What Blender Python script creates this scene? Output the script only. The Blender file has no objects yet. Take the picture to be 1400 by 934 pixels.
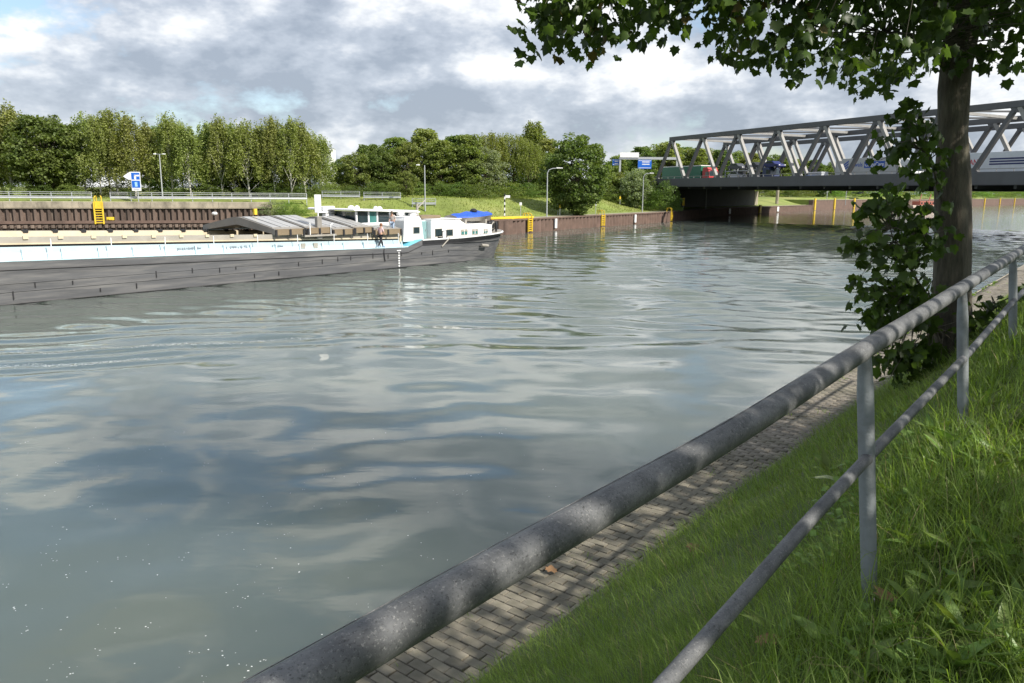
import bpy, bmesh, math, random
import numpy as np
from mathutils import Vector, Matrix

SC = bpy.context.scene
COL = SC.collection
R = math.radians
PI = math.pi

# ------------------------------------------------------------------ camera
CZ = 5.6                                   # eye height over the water (water = 0)
FPX = 1055.0                               # focal length for a 1400 px wide picture
PITCH = math.atan((467 - 262.5) / FPX)
ROLL = math.atan(0.008)
fw = np.array([0, math.cos(PITCH), -math.sin(PITCH)])
up0 = np.array([0, math.sin(PITCH), math.cos(PITCH)])
r0 = np.array([1.0, 0, 0])
cr = r0 * math.cos(ROLL) + up0 * math.sin(ROLL)
cu = -r0 * math.sin(ROLL) + up0 * math.cos(ROLL)
cam_data = bpy.data.cameras.new('camera')
cam = bpy.data.objects.new('camera', cam_data)
COL.objects.link(cam)
cam_data.sensor_width = 36
cam_data.lens = FPX / 1400 * 36
cam_data.clip_start = 0.05
cam_data.clip_end = 6000
mw = Matrix.Identity(4)
for i in range(3):
    mw[i][0] = cr[i]; mw[i][1] = cu[i]; mw[i][2] = -fw[i]
mw[2][3] = CZ
cam.matrix_world = mw
SC.camera = cam

# ------------------------------------------------------------------ sky and sun
SUN_AZ, SUN_EL = 124.0, 41.0               # azimuth clockwise from the view direction (+Y)
world = bpy.data.worlds.new('World'); SC.world = world
world.use_nodes = True
wn = world.node_tree; wn.nodes.clear()
def N(tree, typ, **kw):
    n = tree.nodes.new(typ)
    for k, v in kw.items():
        if k == 'inp':
            for a, b in v.items(): n.inputs[a].default_value = b
        else: setattr(n, k, v)
    return n
def math_n(tree, op, a, b=None, clamp=False):
    n = tree.nodes.new('ShaderNodeMath'); n.operation = op; n.use_clamp = clamp
    for i, v in enumerate((a, b)):
        if v is None: continue
        if isinstance(v, (int, float)): n.inputs[i].default_value = v
        else: tree.links.new(v, n.inputs[i])
    return n.outputs[0]
def ramp(tree, fac, stops, interp='LINEAR'):
    n = tree.nodes.new('ShaderNodeValToRGB'); n.color_ramp.interpolation = interp
    e = n.color_ramp.elements
    while len(e) < len(stops): e.new(0.5)
    for i, (p, c) in enumerate(stops):
        e[i].position = p
        e[i].color = (c, c, c, 1) if isinstance(c, (int, float)) else (*c, 1)
    tree.links.new(fac, n.inputs[0]); return n.outputs[0]
def mixc(tree, fac, a, b, blend='MIX'):
    n = tree.nodes.new('ShaderNodeMix'); n.data_type = 'RGBA'; n.blend_type = blend
    for s, v in ((n.inputs[0], fac), (n.inputs[6], a), (n.inputs[7], b)):
        if isinstance(v, (int, float)): s.default_value = v
        elif isinstance(v, tuple): s.default_value = (*v, 1)
        else: tree.links.new(v, s)
    return n.outputs[2]
sky = N(wn, 'ShaderNodeTexSky', sky_type='NISHITA', sun_disc=False, sun_elevation=R(SUN_EL), sun_rotation=R(SUN_AZ))
sky.altitude = 60; sky.air_density = 1.0; sky.dust_density = 1.6; sky.ozone_density = 1.2
tc = N(wn, 'ShaderNodeTexCoord')
sep = N(wn, 'ShaderNodeSeparateXYZ'); wn.links.new(tc.outputs['Generated'], sep.inputs[0])
comb = N(wn, 'ShaderNodeCombineXYZ')
wn.links.new(sep.outputs[0], comb.inputs[0]); wn.links.new(sep.outputs[1], comb.inputs[1])
wn.links.new(math_n(wn, 'MULTIPLY', sep.outputs[2], 2.0), comb.inputs[2])
def noise(tree, vec, scale, detail=6, rough=0.55, dist=0.0, lac=2.0):
    n = tree.nodes.new('ShaderNodeTexNoise'); n.inputs['Scale'].default_value = scale
    n.inputs['Detail'].default_value = detail; n.inputs['Roughness'].default_value = rough
    n.inputs['Distortion'].default_value = dist; n.inputs['Lacunarity'].default_value = lac
    if vec is not None: tree.links.new(vec, n.inputs['Vector'])
    return n.outputs[0]
def vadd(tree, vec, off, scale=(1, 1, 1)):
    n = tree.nodes.new('ShaderNodeMapping'); n.inputs['Location'].default_value = off; n.inputs['Scale'].default_value = scale
    tree.links.new(vec, n.inputs[0]); return n.outputs[0]
CO = (2.3, 4.7, 0.4)
CV = vadd(wn, comb.outputs[0], CO)
CV2 = vadd(wn, comb.outputs[0], (CO[0] + 0.055, CO[1] - 0.03, CO[2] + 0.085))
d1 = noise(wn, CV, 2.8, 12, 0.60)
d2 = noise(wn, CV2, 2.8, 6, 0.60)
big = noise(wn, vadd(wn, comb.outputs[0], (1.2, 8.4, 2.0)), 1.3, 3, 0.5)
cover = ramp(wn, math_n(wn, 'ADD', math_n(wn, 'MULTIPLY', d1, 0.75), math_n(wn, 'MULTIPLY', big, 0.35)), [(0.475, 0.0), (0.525, 1.0)])
lit = math_n(wn, 'ADD', math_n(wn, 'MULTIPLY', math_n(wn, 'SUBTRACT', d1, d2), 4.6), 0.42)
wisp = noise(wn, vadd(wn, comb.outputs[0], (3, 3, 3)), 9.0, 7, 0.6)
lit = math_n(wn, 'ADD', lit, math_n(wn, 'MULTIPLY', math_n(wn, 'SUBTRACT', wisp, 0.5), 0.45))
ccol = ramp(wn, lit, [(0.05, (2.45, 2.8, 3.35)), (0.38, (3.6, 3.95, 4.5)), (0.62, (5.3, 5.5, 5.8)), (0.90, (7.4, 7.4, 7.3))])
skyc = mixc(wn, 1.0, sky.outputs[0], (1.15, 1.15, 1.15), 'MULTIPLY')
fin = mixc(wn, math_n(wn, 'MULTIPLY', cover, 0.93), skyc, ccol)
bg = N(wn, 'ShaderNodeBackground'); bg.inputs[1].default_value = 0.12
wn.links.new(fin, bg.inputs[0])
wo = N(wn, 'ShaderNodeOutputWorld'); wn.links.new(bg.outputs[0], wo.inputs[0])
world.cycles.sampling_method = 'MANUAL'; world.cycles.sample_map_resolution = 512

sun_data = bpy.data.lights.new('sun', 'SUN'); sun_data.energy = 4.8; sun_data.angle = R(0.53); sun_data.color = (1.0, 0.94, 0.85)
sun = bpy.data.objects.new('sun', sun_data); COL.objects.link(sun)
sdir = Vector((math.sin(R(SUN_AZ)) * math.cos(R(SUN_EL)), math.cos(R(SUN_AZ)) * math.cos(R(SUN_EL)), math.sin(R(SUN_EL))))
sun.rotation_euler = sdir.to_track_quat('Z', 'Y').to_euler()
sun.location = (20, -20, 40)

SC.view_settings.view_transform = 'Standard'
SC.view_settings.look = 'None'
SC.view_settings.exposure = 0.48
SC.view_settings.gamma = 1.0
SC.render.engine = 'CYCLES'
SC.cycles.use_denoising = True
SC.cycles.denoiser = 'OPENIMAGEDENOISE'
SC.cycles.max_bounces = 6
SC.cycles.diffuse_bounces = 3
SC.cycles.glossy_bounces = 3
SC.cycles.transmission_bounces = 4
SC.cycles.transparent_max_bounces = 4
SC.cycles.caustics_reflective = False
SC.cycles.caustics_refractive = False

# ------------------------------------------------------------------ frames
A = R(38.7)                                # the canal runs this way from the view direction
T = np.array([math.sin(A), math.cos(A)]); D = np.array([math.cos(A), -math.sin(A)])
ROTC = PI / 2 - A
def W(t, d, z=0.0): return (t * T[0] + d * D[0], t * T[1] + d * D[1], z)
def ray(px, py): return (px - 700) * cr + (467 - py) * cu + FPX * fw
def at(px, py, Y):                         # a point of the place seen at a given distance ahead
    q = ray(px, py); s = Y / q[1]; return np.array([0, 0, CZ]) + q * s
def X_at(px, Y): return at(px, 265, Y)[0]
def project(P):
    q = P - np.array([0, 0, CZ]); z = q @ fw
    z = np.where(z < 0.05, 0.05, z)
    return 700 + FPX * (q @ cr) / z, 467 - FPX * (q @ cu) / z, q @ fw
rng = np.random.default_rng(7)
random.seed(7)

# ------------------------------------------------------------------ objects
def tag(o, label=None, cat=None, group=None, kind=None):
    if label: o['label'] = label
    if cat: o['category'] = cat
    if group: o['group'] = group
    if kind: o['kind'] = kind
    return o
def empty(name, loc=(0, 0, 0), rz=0.0, label=None, cat=None, group=None, rot=None, scale=1.0):
    o = bpy.data.objects.new(name, None); COL.objects.link(o)
    o.location = loc; o.rotation_euler = rot if rot else (0, 0, rz); o.empty_display_size = 0.2
    o.scale = (scale,) * 3 if isinstance(scale, (int, float)) else scale
    return tag(o, label, cat, group)
def link_mesh(name, me, mat=None, parent=None, loc=None, rot=None, scale=None):
    o = bpy.data.objects.new(name, me); COL.objects.link(o)
    if mat and not me.materials: me.materials.append(mat)
    if parent: o.parent = parent
    if loc is not None: o.location = loc
    if rot is not None: o.rotation_euler = rot
    if scale is not None: o.scale = scale
    return o
def np_mesh(name, V, Fq=None, Ft=None, smooth=False):
    V = np.asarray(V, np.float32); me = bpy.data.meshes.new(name)
    loops = []; starts = []; n = 0
    parts = []
    if Fq is not None and len(Fq): parts.append((np.asarray(Fq, np.int32), 4))
    if Ft is not None and len(Ft): parts.append((np.asarray(Ft, np.int32), 3))
    for Fa, k in parts:
        loops.append(Fa.ravel()); starts.append(n + np.arange(len(Fa)) * k); n += Fa.size
    me.vertices.add(len(V)); me.vertices.foreach_set('co', V.ravel())
    L = np.concatenate(loops); S = np.concatenate(starts).astype(np.int32)
    me.loops.add(len(L)); me.loops.foreach_set('vertex_index', L)
    me.polygons.add(len(S)); me.polygons.foreach_set('loop_start', S)
    me.update(calc_edges=True); me.validate()
    if smooth: me.polygons.foreach_set('use_smooth', np.ones(len(me.polygons), bool))
    return me
class MB:
    """collects shapes; build() links them as one mesh object"""
    def __init__(s): s.v = []; s.f = []
    def add(s, vs, fs):
        b = len(s.v); s.v += [tuple(map(float, v)) for v in vs]; s.f += [tuple(i + b for i in f) for f in fs]; return s
    def box(s, x0, x1, y0, y1, z0, z1):
        return s.add([(x0, y0, z0), (x1, y0, z0), (x1, y1, z0), (x0, y1, z0), (x0, y0, z1), (x1, y0, z1), (x1, y1, z1), (x0, y1, z1)],
                     [(0, 3, 2, 1), (4, 5, 6, 7), (0, 1, 5, 4), (1, 2, 6, 5), (2, 3, 7, 6), (3, 0, 4, 7)])
    def bar(s, p, q, w, h, up=(0, 0, 1)):   # rectangular bar p to q
        p = Vector(p); q = Vector(q); d = (q - p).normalized(); u = Vector(up)
        a = d.cross(u)
        if a.length < 1e-4: a = Vector((1, 0, 0))
        a.normalize(); b = a.cross(d)
        vs = []
        for c in (p, q):
            for i, j in ((-1, -1), (1, -1), (1, 1), (-1, 1)): vs.append(c + a * (w / 2 * i) + b * (h / 2 * j))
        return s.add(vs, [(0, 3, 2, 1), (4, 5, 6, 7), (0, 1, 5, 4), (1, 2, 6, 5), (2, 3, 7, 6), (3, 0, 4, 7)])
    def prism(s, poly, a0, a1, axis='y'):   # polygon in the two other axes, swept along axis
        n = len(poly); vs = []
        for a in (a0, a1):
            for p, q in poly: vs.append({'x': (a, p, q), 'y': (p, a, q), 'z': (p, q, a)}[axis])
        return s.add(vs, [tuple(range(n - 1, -1, -1)), tuple(range(n, 2 * n))] + [(i, (i + 1) % n, n + (i + 1) % n, n + i) for i in range(n)])
    def tube(s, pts, rad, n=8, caps=True):
        pts = [Vector(p) for p in pts]; rad = rad if hasattr(rad, '__len__') else [rad] * len(pts)
        b = len(s.v); m = len(pts); ref = None
        for i, p in enumerate(pts):
            d = (pts[min(i + 1, m - 1)] - pts[max(i - 1, 0)])
            d = d.normalized() if d.length > 1e-9 else Vector((0, 0, 1))
            if ref is None: ref = Vector((0, 0, 1)) if abs(d.z) < 0.9 else Vector((1, 0, 0))
            a = d.cross(ref)
            if a.length < 1e-4: a = d.cross(Vector((0, 1, 0)))
            a.normalize(); c = a.cross(d).normalized(); ref = c
            for k in range(n):
                an = 2 * PI * k / n; s.v.append(tuple(p + (a * math.cos(an) + c * math.sin(an)) * rad[i]))
        for i in range(m - 1):
            for k in range(n): s.f.append((b + i * n + k, b + i * n + (k + 1) % n, b + (i + 1) * n + (k + 1) % n, b + (i + 1) * n + k))
        if caps: s.f.append(tuple(b + k for k in range(n - 1, -1, -1))); s.f.append(tuple(b + (m - 1) * n + k for k in range(n)))
        return s
    def lathe(s, c, prof, n=12):            # (r, z) profile about a vertical axis at c
        b = len(s.v)
        for r, z in prof:
            for k in range(n): s.v.append((c[0] + r * math.cos(2 * PI * k / n), c[1] + r * math.sin(2 * PI * k / n), c[2] + z))
        for i in range(len(prof) - 1):
            for k in range(n): s.f.append((b + i * n + k, b + i * n + (k + 1) % n, b + (i + 1) * n + (k + 1) % n, b + (i + 1) * n + k))
        s.f.append(tuple(b + k for k in range(n - 1, -1, -1))); s.f.append(tuple(b + (len(prof) - 1) * n + k for k in range(n)))
        return s
    def mesh(s, name, smooth=False, bevel=0.0):
        me = bpy.data.meshes.new(name); me.from_pydata(s.v, [], s.f)
        bm = bmesh.new(); bm.from_mesh(me)
        bmesh.ops.recalc_face_normals(bm, faces=bm.faces)
        if bevel:
            bmesh.ops.bevel(bm, geom=[e for e in bm.edges if len(e.link_faces) == 2 and e.calc_face_angle(0) > 0.5], offset=bevel, segments=1, affect='EDGES', clamp_overlap=True)
        bm.to_mesh(me); bm.free()
        if smooth:
            me.polygons.foreach_set('use_smooth', np.ones(len(me.polygons), bool))
            if hasattr(me, 'set_sharp_from_angle'): me.set_sharp_from_angle(angle=R(45))
        return me
    def build(s, name, mat, parent=None, smooth=False, bevel=0.0, **kw):
        return link_mesh(name, s.mesh(name, smooth, bevel), mat, parent, **kw)
def copy_thing(o, loc, rz=None, scale=None, parent=None, label=None, depth=0):
    c = o.copy(); COL.objects.link(c); c.parent = parent
    if depth == 0:
        c.location = loc
        if rz is not None: c.rotation_euler = (0, 0, rz)
        if scale is not None: c.scale = (scale,) * 3 if isinstance(scale, (int, float)) else scale
        if label: c['label'] = label
    for ch in o.children: copy_thing(ch, None, parent=c, depth=depth + 1)
    return c
def text_mesh(s, size, mat, name, parent, loc, rot, extrude=0.004, bold=0.0, align='LEFT', xs=1.0):
    cu_ = bpy.data.curves.new('lettering', 'FONT'); cu_.body = s; cu_.size = size; cu_.extrude = extrude; cu_.offset = bold
    cu_.align_x = align; cu_.resolution_u = 3
    o = bpy.data.objects.new('lettering_source', cu_); COL.objects.link(o)
    bpy.context.view_layer.update()
    me = bpy.data.meshes.new_from_object(o.evaluated_get(bpy.context.evaluated_depsgraph_get()))
    bpy.data.objects.remove(o); bpy.data.curves.remove(cu_)
    me.materials.clear()
    return link_mesh(name, me, mat, parent, loc, rot, (xs, 1, 1))

# ------------------------------------------------------------------ materials
MATS = {}
def mat(name, col, rough=0.6, metal=0.0, var=0.16, scale=3.0, bump=0.0, bscale=None, stretch=(1, 1, 1), dirt=None, dirt_amt=0.5, dirt_scale=1.2, spec=0.5, island=0.0, objrand=0.0):
    if name in MATS: return MATS[name]
    m = bpy.data.materials.new(name); m.use_nodes = True; t = m.node_tree; t.nodes.clear()
    tcn = N(t, 'ShaderNodeTexCoord'); vec = vadd(t, tcn.outputs['Object'], (0, 0, 0), stretch)
    n1 = noise(t, vec, scale, 6, 0.6)
    fac = ramp(t, n1, [(0.25, 0.0), (0.75, 1.0)])
    lo = tuple(max(0, c * (1 - var)) for c in col); hi = tuple(min(1, c * (1 + var)) for c in col)
    c = mixc(t, fac, lo, hi)
    if dirt:
        n2 = noise(t, vadd(t, tcn.outputs['Object'], (7, 3, 1), stretch), dirt_scale, 8, 0.65)
        c = mixc(t, math_n(t, 'MULTIPLY', ramp(t, n2, [(0.45, 0.0), (0.7, 1.0)]), dirt_amt), c, dirt)
    if island:
        g = N(t, 'ShaderNodeNewGeometry')
        hsv = N(t, 'ShaderNodeHueSaturation')
        t.links.new(c, hsv.inputs['Color'])
        t.links.new(math_n(t, 'ADD', math_n(t, 'MULTIPLY', g.outputs['Random Per Island'], 2 * island), 1 - island), hsv.inputs['Value'])
        c = hsv.outputs[0]
    if objrand:
        g = N(t, 'ShaderNodeObjectInfo'); hsv = N(t, 'ShaderNodeHueSaturation'); t.links.new(c, hsv.inputs['Color'])
        t.links.new(math_n(t, 'ADD', math_n(t, 'MULTIPLY', g.outputs['Random'], 2 * objrand), 1 - objrand), hsv.inputs['Value'])
        c = hsv.outputs[0]
    b = N(t, 'ShaderNodeBsdfPrincipled'); t.links.new(c, b.inputs['Base Color'])
    b.inputs['Roughness'].default_value = rough; b.inputs['Metallic'].default_value = metal; b.inputs['Specular IOR Level'].default_value = spec
    t.links.new(math_n(t, 'ADD', math_n(t, 'MULTIPLY', n1, 0.25), rough - 0.12, True), b.inputs['Roughness'])
    if bump:
        bn = N(t, 'ShaderNodeBump'); bn.inputs['Strength'].default_value = bump; bn.inputs['Distance'].default_value = 0.02
        t.links.new(noise(t, vec, bscale or scale * 6, 5, 0.65), bn.inputs['Height']); t.links.new(bn.outputs[0], b.inputs['Normal'])
    o = N(t, 'ShaderNodeOutputMaterial'); t.links.new(b.outputs[0], o.inputs[0])
    MATS[name] = m; return m
def leaf_mat(name, col, col2, trans=0.35, island=0.35, rough=0.5, nscale=0.5, objrand=0.12):
    if name in MATS: return MATS[name]
    m = bpy.data.materials.new(name); m.use_nodes = True; t = m.node_tree; t.nodes.clear()
    tcn = N(t, 'ShaderNodeTexCoord'); g = N(t, 'ShaderNodeNewGeometry'); oi = N(t, 'ShaderNodeObjectInfo')
    fac = ramp(t, noise(t, tcn.outputs['Object'], nscale, 4, 0.6), [(0.3, 0.0), (0.7, 1.0)])
    c = mixc(t, fac, col, col2)
    hsv = N(t, 'ShaderNodeHueSaturation'); t.links.new(c, hsv.inputs['Color'])
    v = math_n(t, 'ADD', math_n(t, 'MULTIPLY', g.outputs['Random Per Island'], 2 * island), 1 - island)
    v = math_n(t, 'MULTIPLY', v, math_n(t, 'ADD', math_n(t, 'MULTIPLY', oi.outputs['Random'], 2 * objrand), 1 - objrand))
    t.links.new(v, hsv.inputs['Value'])
    hu = math_n(t, 'ADD', math_n(t, 'MULTIPLY', oi.outputs['Random'], 0.035), 0.4825)
    t.links.new(hu, hsv.inputs['Hue'])
    c = hsv.outputs[0]
    b = N(t, 'ShaderNodeBsdfPrincipled'); t.links.new(c, b.inputs['Base Color']); b.inputs['Roughness'].default_value = rough
    b.inputs['Specular IOR Level'].default_value = 0.3
    tr = N(t, 'ShaderNodeBsdfTranslucent')
    t.links.new(mixc(t, 1.0, c, (1.5, 1.6, 0.6), 'MULTIPLY'), tr.inputs[0])
    mx = N(t, 'ShaderNodeMixShader'); mx.inputs[0].default_value = trans
    t.links.new(b.outputs[0], mx.inputs[1]); t.links.new(tr.outputs[0], mx.inputs[2])
    o = N(t, 'ShaderNodeOutputMaterial'); t.links.new(mx.outputs[0], o.inputs[0])
    MATS[name] = m; return m

m_soil = mat('soil', (0.035, 0.034, 0.022), 0.95, var=0.4, scale=6, bump=0.5)
m_grassground = mat('grass_ground', (0.075, 0.11, 0.028), 0.95, var=0.45, scale=1.5, dirt=(0.16, 0.14, 0.06), dirt_amt=0.35, dirt_scale=0.18, bump=0.8, bscale=9)
m_fargrass = mat('mown_grass', (0.17, 0.215, 0.045), 0.95, var=0.3, scale=0.25, dirt=(0.30, 0.27, 0.10), dirt_amt=0.6, dirt_scale=0.07, bump=0.9, bscale=3)
m_quay = mat('quay_paving', (0.30, 0.27, 0.20), 0.9, var=0.25, scale=0.6, dirt=(0.14, 0.15, 0.06), dirt_amt=0.6, dirt_scale=0.4, bump=0.2)
m_conc = mat('old_concrete', (0.33, 0.29, 0.22), 0.9, var=0.3, scale=0.8, dirt=(0.09, 0.08, 0.06), dirt_amt=0.75, dirt_scale=0.9, stretch=(1, 1, 0.5), bump=0.4)
m_abut = mat('shaded_abutment_concrete', (0.10, 0.098, 0.092), 0.9, var=0.2, scale=0.4, dirt=(0.12, 0.12, 0.11), dirt_amt=0.5, bump=0.2)  # concrete coloured dark to put the shade under the bridge into it
m_rust = mat('rusty_sheet_pile', (0.118, 0.084, 0.066), 0.85, var=0.4, scale=1.1, stretch=(1, 1, 0.25), dirt=(0.22, 0.19, 0.15), dirt_amt=0.55, dirt_scale=0.8, bump=0.3, objrand=0.35)
m_rust2 = mat('brown_sheet_pile', (0.14, 0.092, 0.072), 0.85, var=0.3, scale=0.8, dirt=(0.06, 0.04, 0.03), dirt_amt=0.5, bump=0.2)
m_paver = mat('concrete_paver', (0.20, 0.178, 0.145), 0.92, var=0.25, scale=9, dirt=(0.09, 0.09, 0.045), dirt_amt=0.55, dirt_scale=2.2, bump=0.5, bscale=90, objrand=0.22)
m_paver2 = mat('concrete_paver_far', (0.20, 0.178, 0.145), 0.92, var=0.3, scale=5, dirt=(0.09, 0.09, 0.045), dirt_amt=0.55, dirt_scale=1.5, bump=0.5, bscale=90, island=0.22)
m_yellow = mat('yellow_paint', (0.72, 0.50, 0.03), 0.55, var=0.12, scale=2, dirt=(0.35, 0.22, 0.04), dirt_amt=0.4)
m_white = mat('white_paint', (0.78, 0.79, 0.79), 0.5, var=0.05, scale=1.5, dirt=(0.5, 0.46, 0.40), dirt_amt=0.25, dirt_scale=1.0, stretch=(1, 1, 0.4))
m_galv = mat('galvanised_steel', (0.42, 0.44, 0.45), 0.5, 0.35, var=0.15, scale=4)
m_blue = mat('sign_blue', (0.012, 0.12, 0.52), 0.4, var=0.05)
m_black = mat('black_paint', (0.018, 0.018, 0.02), 0.5, var=0.2, scale=3)
m_glass = mat('dark_glass', (0.02, 0.035, 0.04), 0.12, var=0.1, spec=0.8)
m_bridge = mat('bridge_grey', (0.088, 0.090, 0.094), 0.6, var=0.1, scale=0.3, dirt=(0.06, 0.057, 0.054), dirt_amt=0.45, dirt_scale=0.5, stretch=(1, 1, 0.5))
m_bridge_pale = mat('bridge_pale_and_sunlit_grey', (0.27, 0.265, 0.25), 0.6, var=0.1, scale=0.3, dirt=(0.15, 0.14, 0.13), dirt_amt=0.4)  # puts sunlight into the falling diagonals; plain pale grey on other steelwork
m_asph = mat('asphalt', (0.055, 0.055, 0.055), 0.9, var=0.2)
m_tyre = mat('tyre_rubber', (0.02, 0.02, 0.02), 0.85, var=0.2)
m_bark = mat('maple_bark', (0.095, 0.082, 0.06), 0.95, var=0.7, scale=16, stretch=(1, 1, 0.22), dirt=(0.17, 0.17, 0.12), dirt_amt=0.5, dirt_scale=5, bump=1.0, bscale=40)
m_bark_far = mat('brown_bark', (0.085, 0.07, 0.05), 0.95, var=0.3, scale=2)
m_birchbark = mat('birch_bark', (0.55, 0.53, 0.48), 0.85, var=0.2, scale=1.5, stretch=(1, 1, 2.5), dirt=(0.06, 0.055, 0.05), dirt_amt=0.7, dirt_scale=2.5)
l_birch = leaf_mat('birch_leaves', (0.183, 0.217, 0.060), (0.261, 0.287, 0.095), 0.4, 0.4)
l_dark = leaf_mat('dark_green_leaves', (0.087, 0.143, 0.038), (0.148, 0.199, 0.053), 0.4, 0.4)
l_mid = leaf_mat('mid_green_leaves', (0.130, 0.183, 0.049), (0.208, 0.243, 0.069), 0.4, 0.4)
l_yell = leaf_mat('yellow_green_leaves', (0.162, 0.207, 0.050), (0.224, 0.252, 0.067), 0.4, 0.35)
l_grey = leaf_mat('grey_green_leaves', (0.174, 0.217, 0.113), (0.261, 0.297, 0.165), 0.4, 0.4)
l_bush = leaf_mat('fresh_green_leaves', (0.130, 0.217, 0.038), (0.208, 0.287, 0.069), 0.4, 0.4)
l_maple = leaf_mat('maple_leaves', (0.044, 0.073, 0.018), (0.072, 0.106, 0.025), 0.48, 0.40, 0.42, 0.9, 0.05)
l_autumn = leaf_mat('browning_maple_leaves', (0.13, 0.085, 0.03), (0.10, 0.10, 0.03), 0.3, 0.3)
l_grass = leaf_mat('grass_blades', (0.15, 0.22, 0.045), (0.215, 0.285, 0.07), 0.5, 0.45, 0.5, 1.3, 0.0)
l_straw = leaf_mat('dry_grass', (0.30, 0.25, 0.12), (0.22, 0.20, 0.09), 0.2, 0.3)
l_weed = leaf_mat('weed_leaves', (0.13, 0.20, 0.05), (0.18, 0.26, 0.07), 0.35, 0.2, 0.4, 3, 0.3)

# ------------------------------------------------------------------ water
def grid_axis(*segs):
    out = []
    for a, b, st in segs: out.append(np.arange(a, b, st))
    return np.unique(np.round(np.concatenate(out), 4))
def water():
    t = np.concatenate([np.linspace(-90, 0, 30)[:-1], np.arange(0, 62, 0.24), np.arange(62, 150, 0.6), np.geomspace(150, 1500, 60)])
    d = -np.concatenate([np.arange(4.55, 48, 0.24), np.arange(48, 100, 0.7), np.geomspace(100, 700, 40)])
    TT, DD = np.meshgrid(t, d, indexing='ij')
    X = TT * T[0] + DD * D[0]; Y = TT * T[1] + DD * D[1]
    Z = np.zeros_like(X)
    g = np.random.default_rng(3)
    def sines(n, lam0, lam1, az0, spread, amp, X=X, Y=Y):
        z = np.zeros_like(X)
        for _ in range(n):
            lam = math.exp(g.uniform(math.log(lam0), math.log(lam1))); a = R(az0 + g.normal() * spread)
            z += np.sin(2 * PI / lam * (X * math.sin(a) + Y * math.cos(a)) + g.uniform(0, 6.28)) * lam
        return z * amp / (0.7 * math.sqrt(n) * math.sqrt(lam0 * lam1))
    fine = (TT > -1) & (TT < 150) & (DD > -100)
    # soft slow swell everywhere, patchy
    patch = 0.5 + 0.5 * np.sin(X * 0.16 + 1.0 + 1.5 * np.sin(Y * 0.09)) * np.sin(Y * 0.21 + 0.6)
    Z += sines(14, 1.6, 4.5, 5, 40, 0.017) * (0.5 + 0.5 * patch)
    Z += sines(16, 0.7, 1.6, 8, 30, 0.0028) * (0.4 + 0.6 * patch)
    # the wake: crests nearly square to the view, 35 to 70 m off
    r = np.hypot(X, Y)
    env = np.exp(-((Y - 38 - 0.15 * X) / 9.0) ** 2) + 0.8 * np.exp(-((Y - 58 - 0.1 * X) / 16.0) ** 2)
    Z += sines(9, 1.5, 2.8, 3, 9, 0.042) * env * (0.35 + 0.65 * np.clip((X + 9) / 14, 0, 1))
    env2 = np.clip((X + 2) / 18, 0, 1) * np.clip((Y - 28) / 14, 0, 1)
    Z += sines(18, 0.8, 2.2, 10, 20, 0.012) * env2
    # single crests of the bow wave
    def ridge(p, q, lam, amp, n):
        p = np.array(p); q = np.array(q); L = np.linalg.norm(q - p); u = (q - p) / L; nn = np.array([-u[1], u[0]])
        a = (X - p[0]) * u[0] + (Y - p[1]) * u[1]; s = (X - p[0]) * nn[0] + (Y - p[1]) * nn[1] + 0.25 * np.sin(a * 0.7)
        return amp * np.cos(2 * PI * s / lam) * np.exp(-(s / (lam * n)) ** 2) * (1 / (1 + np.exp((a - L) * 1.2)))
    Z += ridge((-17.0, 23.4), (-10.5, 25.5), 1.2, 0.042, 0.9)
    Z += ridge((-18.4, 25.3), (-7.3, 29.0), 1.3, 0.048, 0.9)
    Z += ridge((-20, 28.2), (-6, 33.0), 1.5, 0.035, 1.2)
    Z = np.where(fine, Z, 0)
    n, m = X.shape
    idx = np.arange(n * m).reshape(n, m)
    F = np.stack([idx[:-1, :-1], idx[1:, :-1], idx[1:, 1:], idx[:-1, 1:]], -1).reshape(-1, 4)[:, ::-1]
    V = np.stack([X, Y, Z], -1).reshape(-1, 3)
    me = np_mesh('water', V, F, smooth=True)
    chop = np.clip(0.07 + 0.20 * np.clip((Y - 26) / 30, 0, 1) + 0.14 * env2 + 0.03 * env, 0, 1.2)
    at_ = me.attributes.new('chop', 'FLOAT', 'POINT'); at_.data.foreach_set('value', chop.ravel().astype(np.float32))
    m_ = bpy.data.materials.new('canal_water'); m_.use_nodes = True; tr = m_.node_tree; tr.nodes.clear()
    tcn = N(tr, 'ShaderNodeTexCoord')
    murk = mixc(tr, ramp(tr, noise(tr, tcn.outputs['Object'], 0.12, 4, 0.6), [(0.3, 0.0), (0.7, 1.0)]), (0.088, 0.112, 0.097), (0.112, 0.134, 0.112))
    b = N(tr, 'ShaderNodeBsdfPrincipled'); tr.links.new(murk, b.inputs['Base Color'])
    b.subsurface_method = 'BURLEY'; b.inputs['Subsurface Weight'].default_value = 1.0; b.inputs['Subsurface Radius'].default_value = (1.0, 1.1, 1.0); b.inputs['Subsurface Scale'].default_value = 9.0
    b.inputs['Roughness'].default_value = 0.022; b.inputs['IOR'].default_value = 1.5; b.inputs['Specular IOR Level'].default_value = 0.5
    ch = N(tr, 'ShaderNodeAttribute', attribute_name='chop')
    h = math_n(tr, 'ADD', math_n(tr, 'MULTIPLY', noise(tr, vadd(tr, tcn.outputs['Object'], (0, 0, 0), (0.5, 1.6, 1)), 1.2, 3, 0.5), 0.055),
               math_n(tr, 'MULTIPLY', noise(tr, vadd(tr, tcn.outputs['Object'], (3, 9, 0), (0.55, 1.5, 1)), 4.5, 4, 0.6), 0.016))
    bn = N(tr, 'ShaderNodeBump'); bn.inputs['Distance'].default_value = 1.0
    tr.links.new(h, bn.inputs['Height']); tr.links.new(ch.outputs['Fac'], bn.inputs['Strength']); tr.links.new(bn.outputs[0], b.inputs['Normal'])
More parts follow.
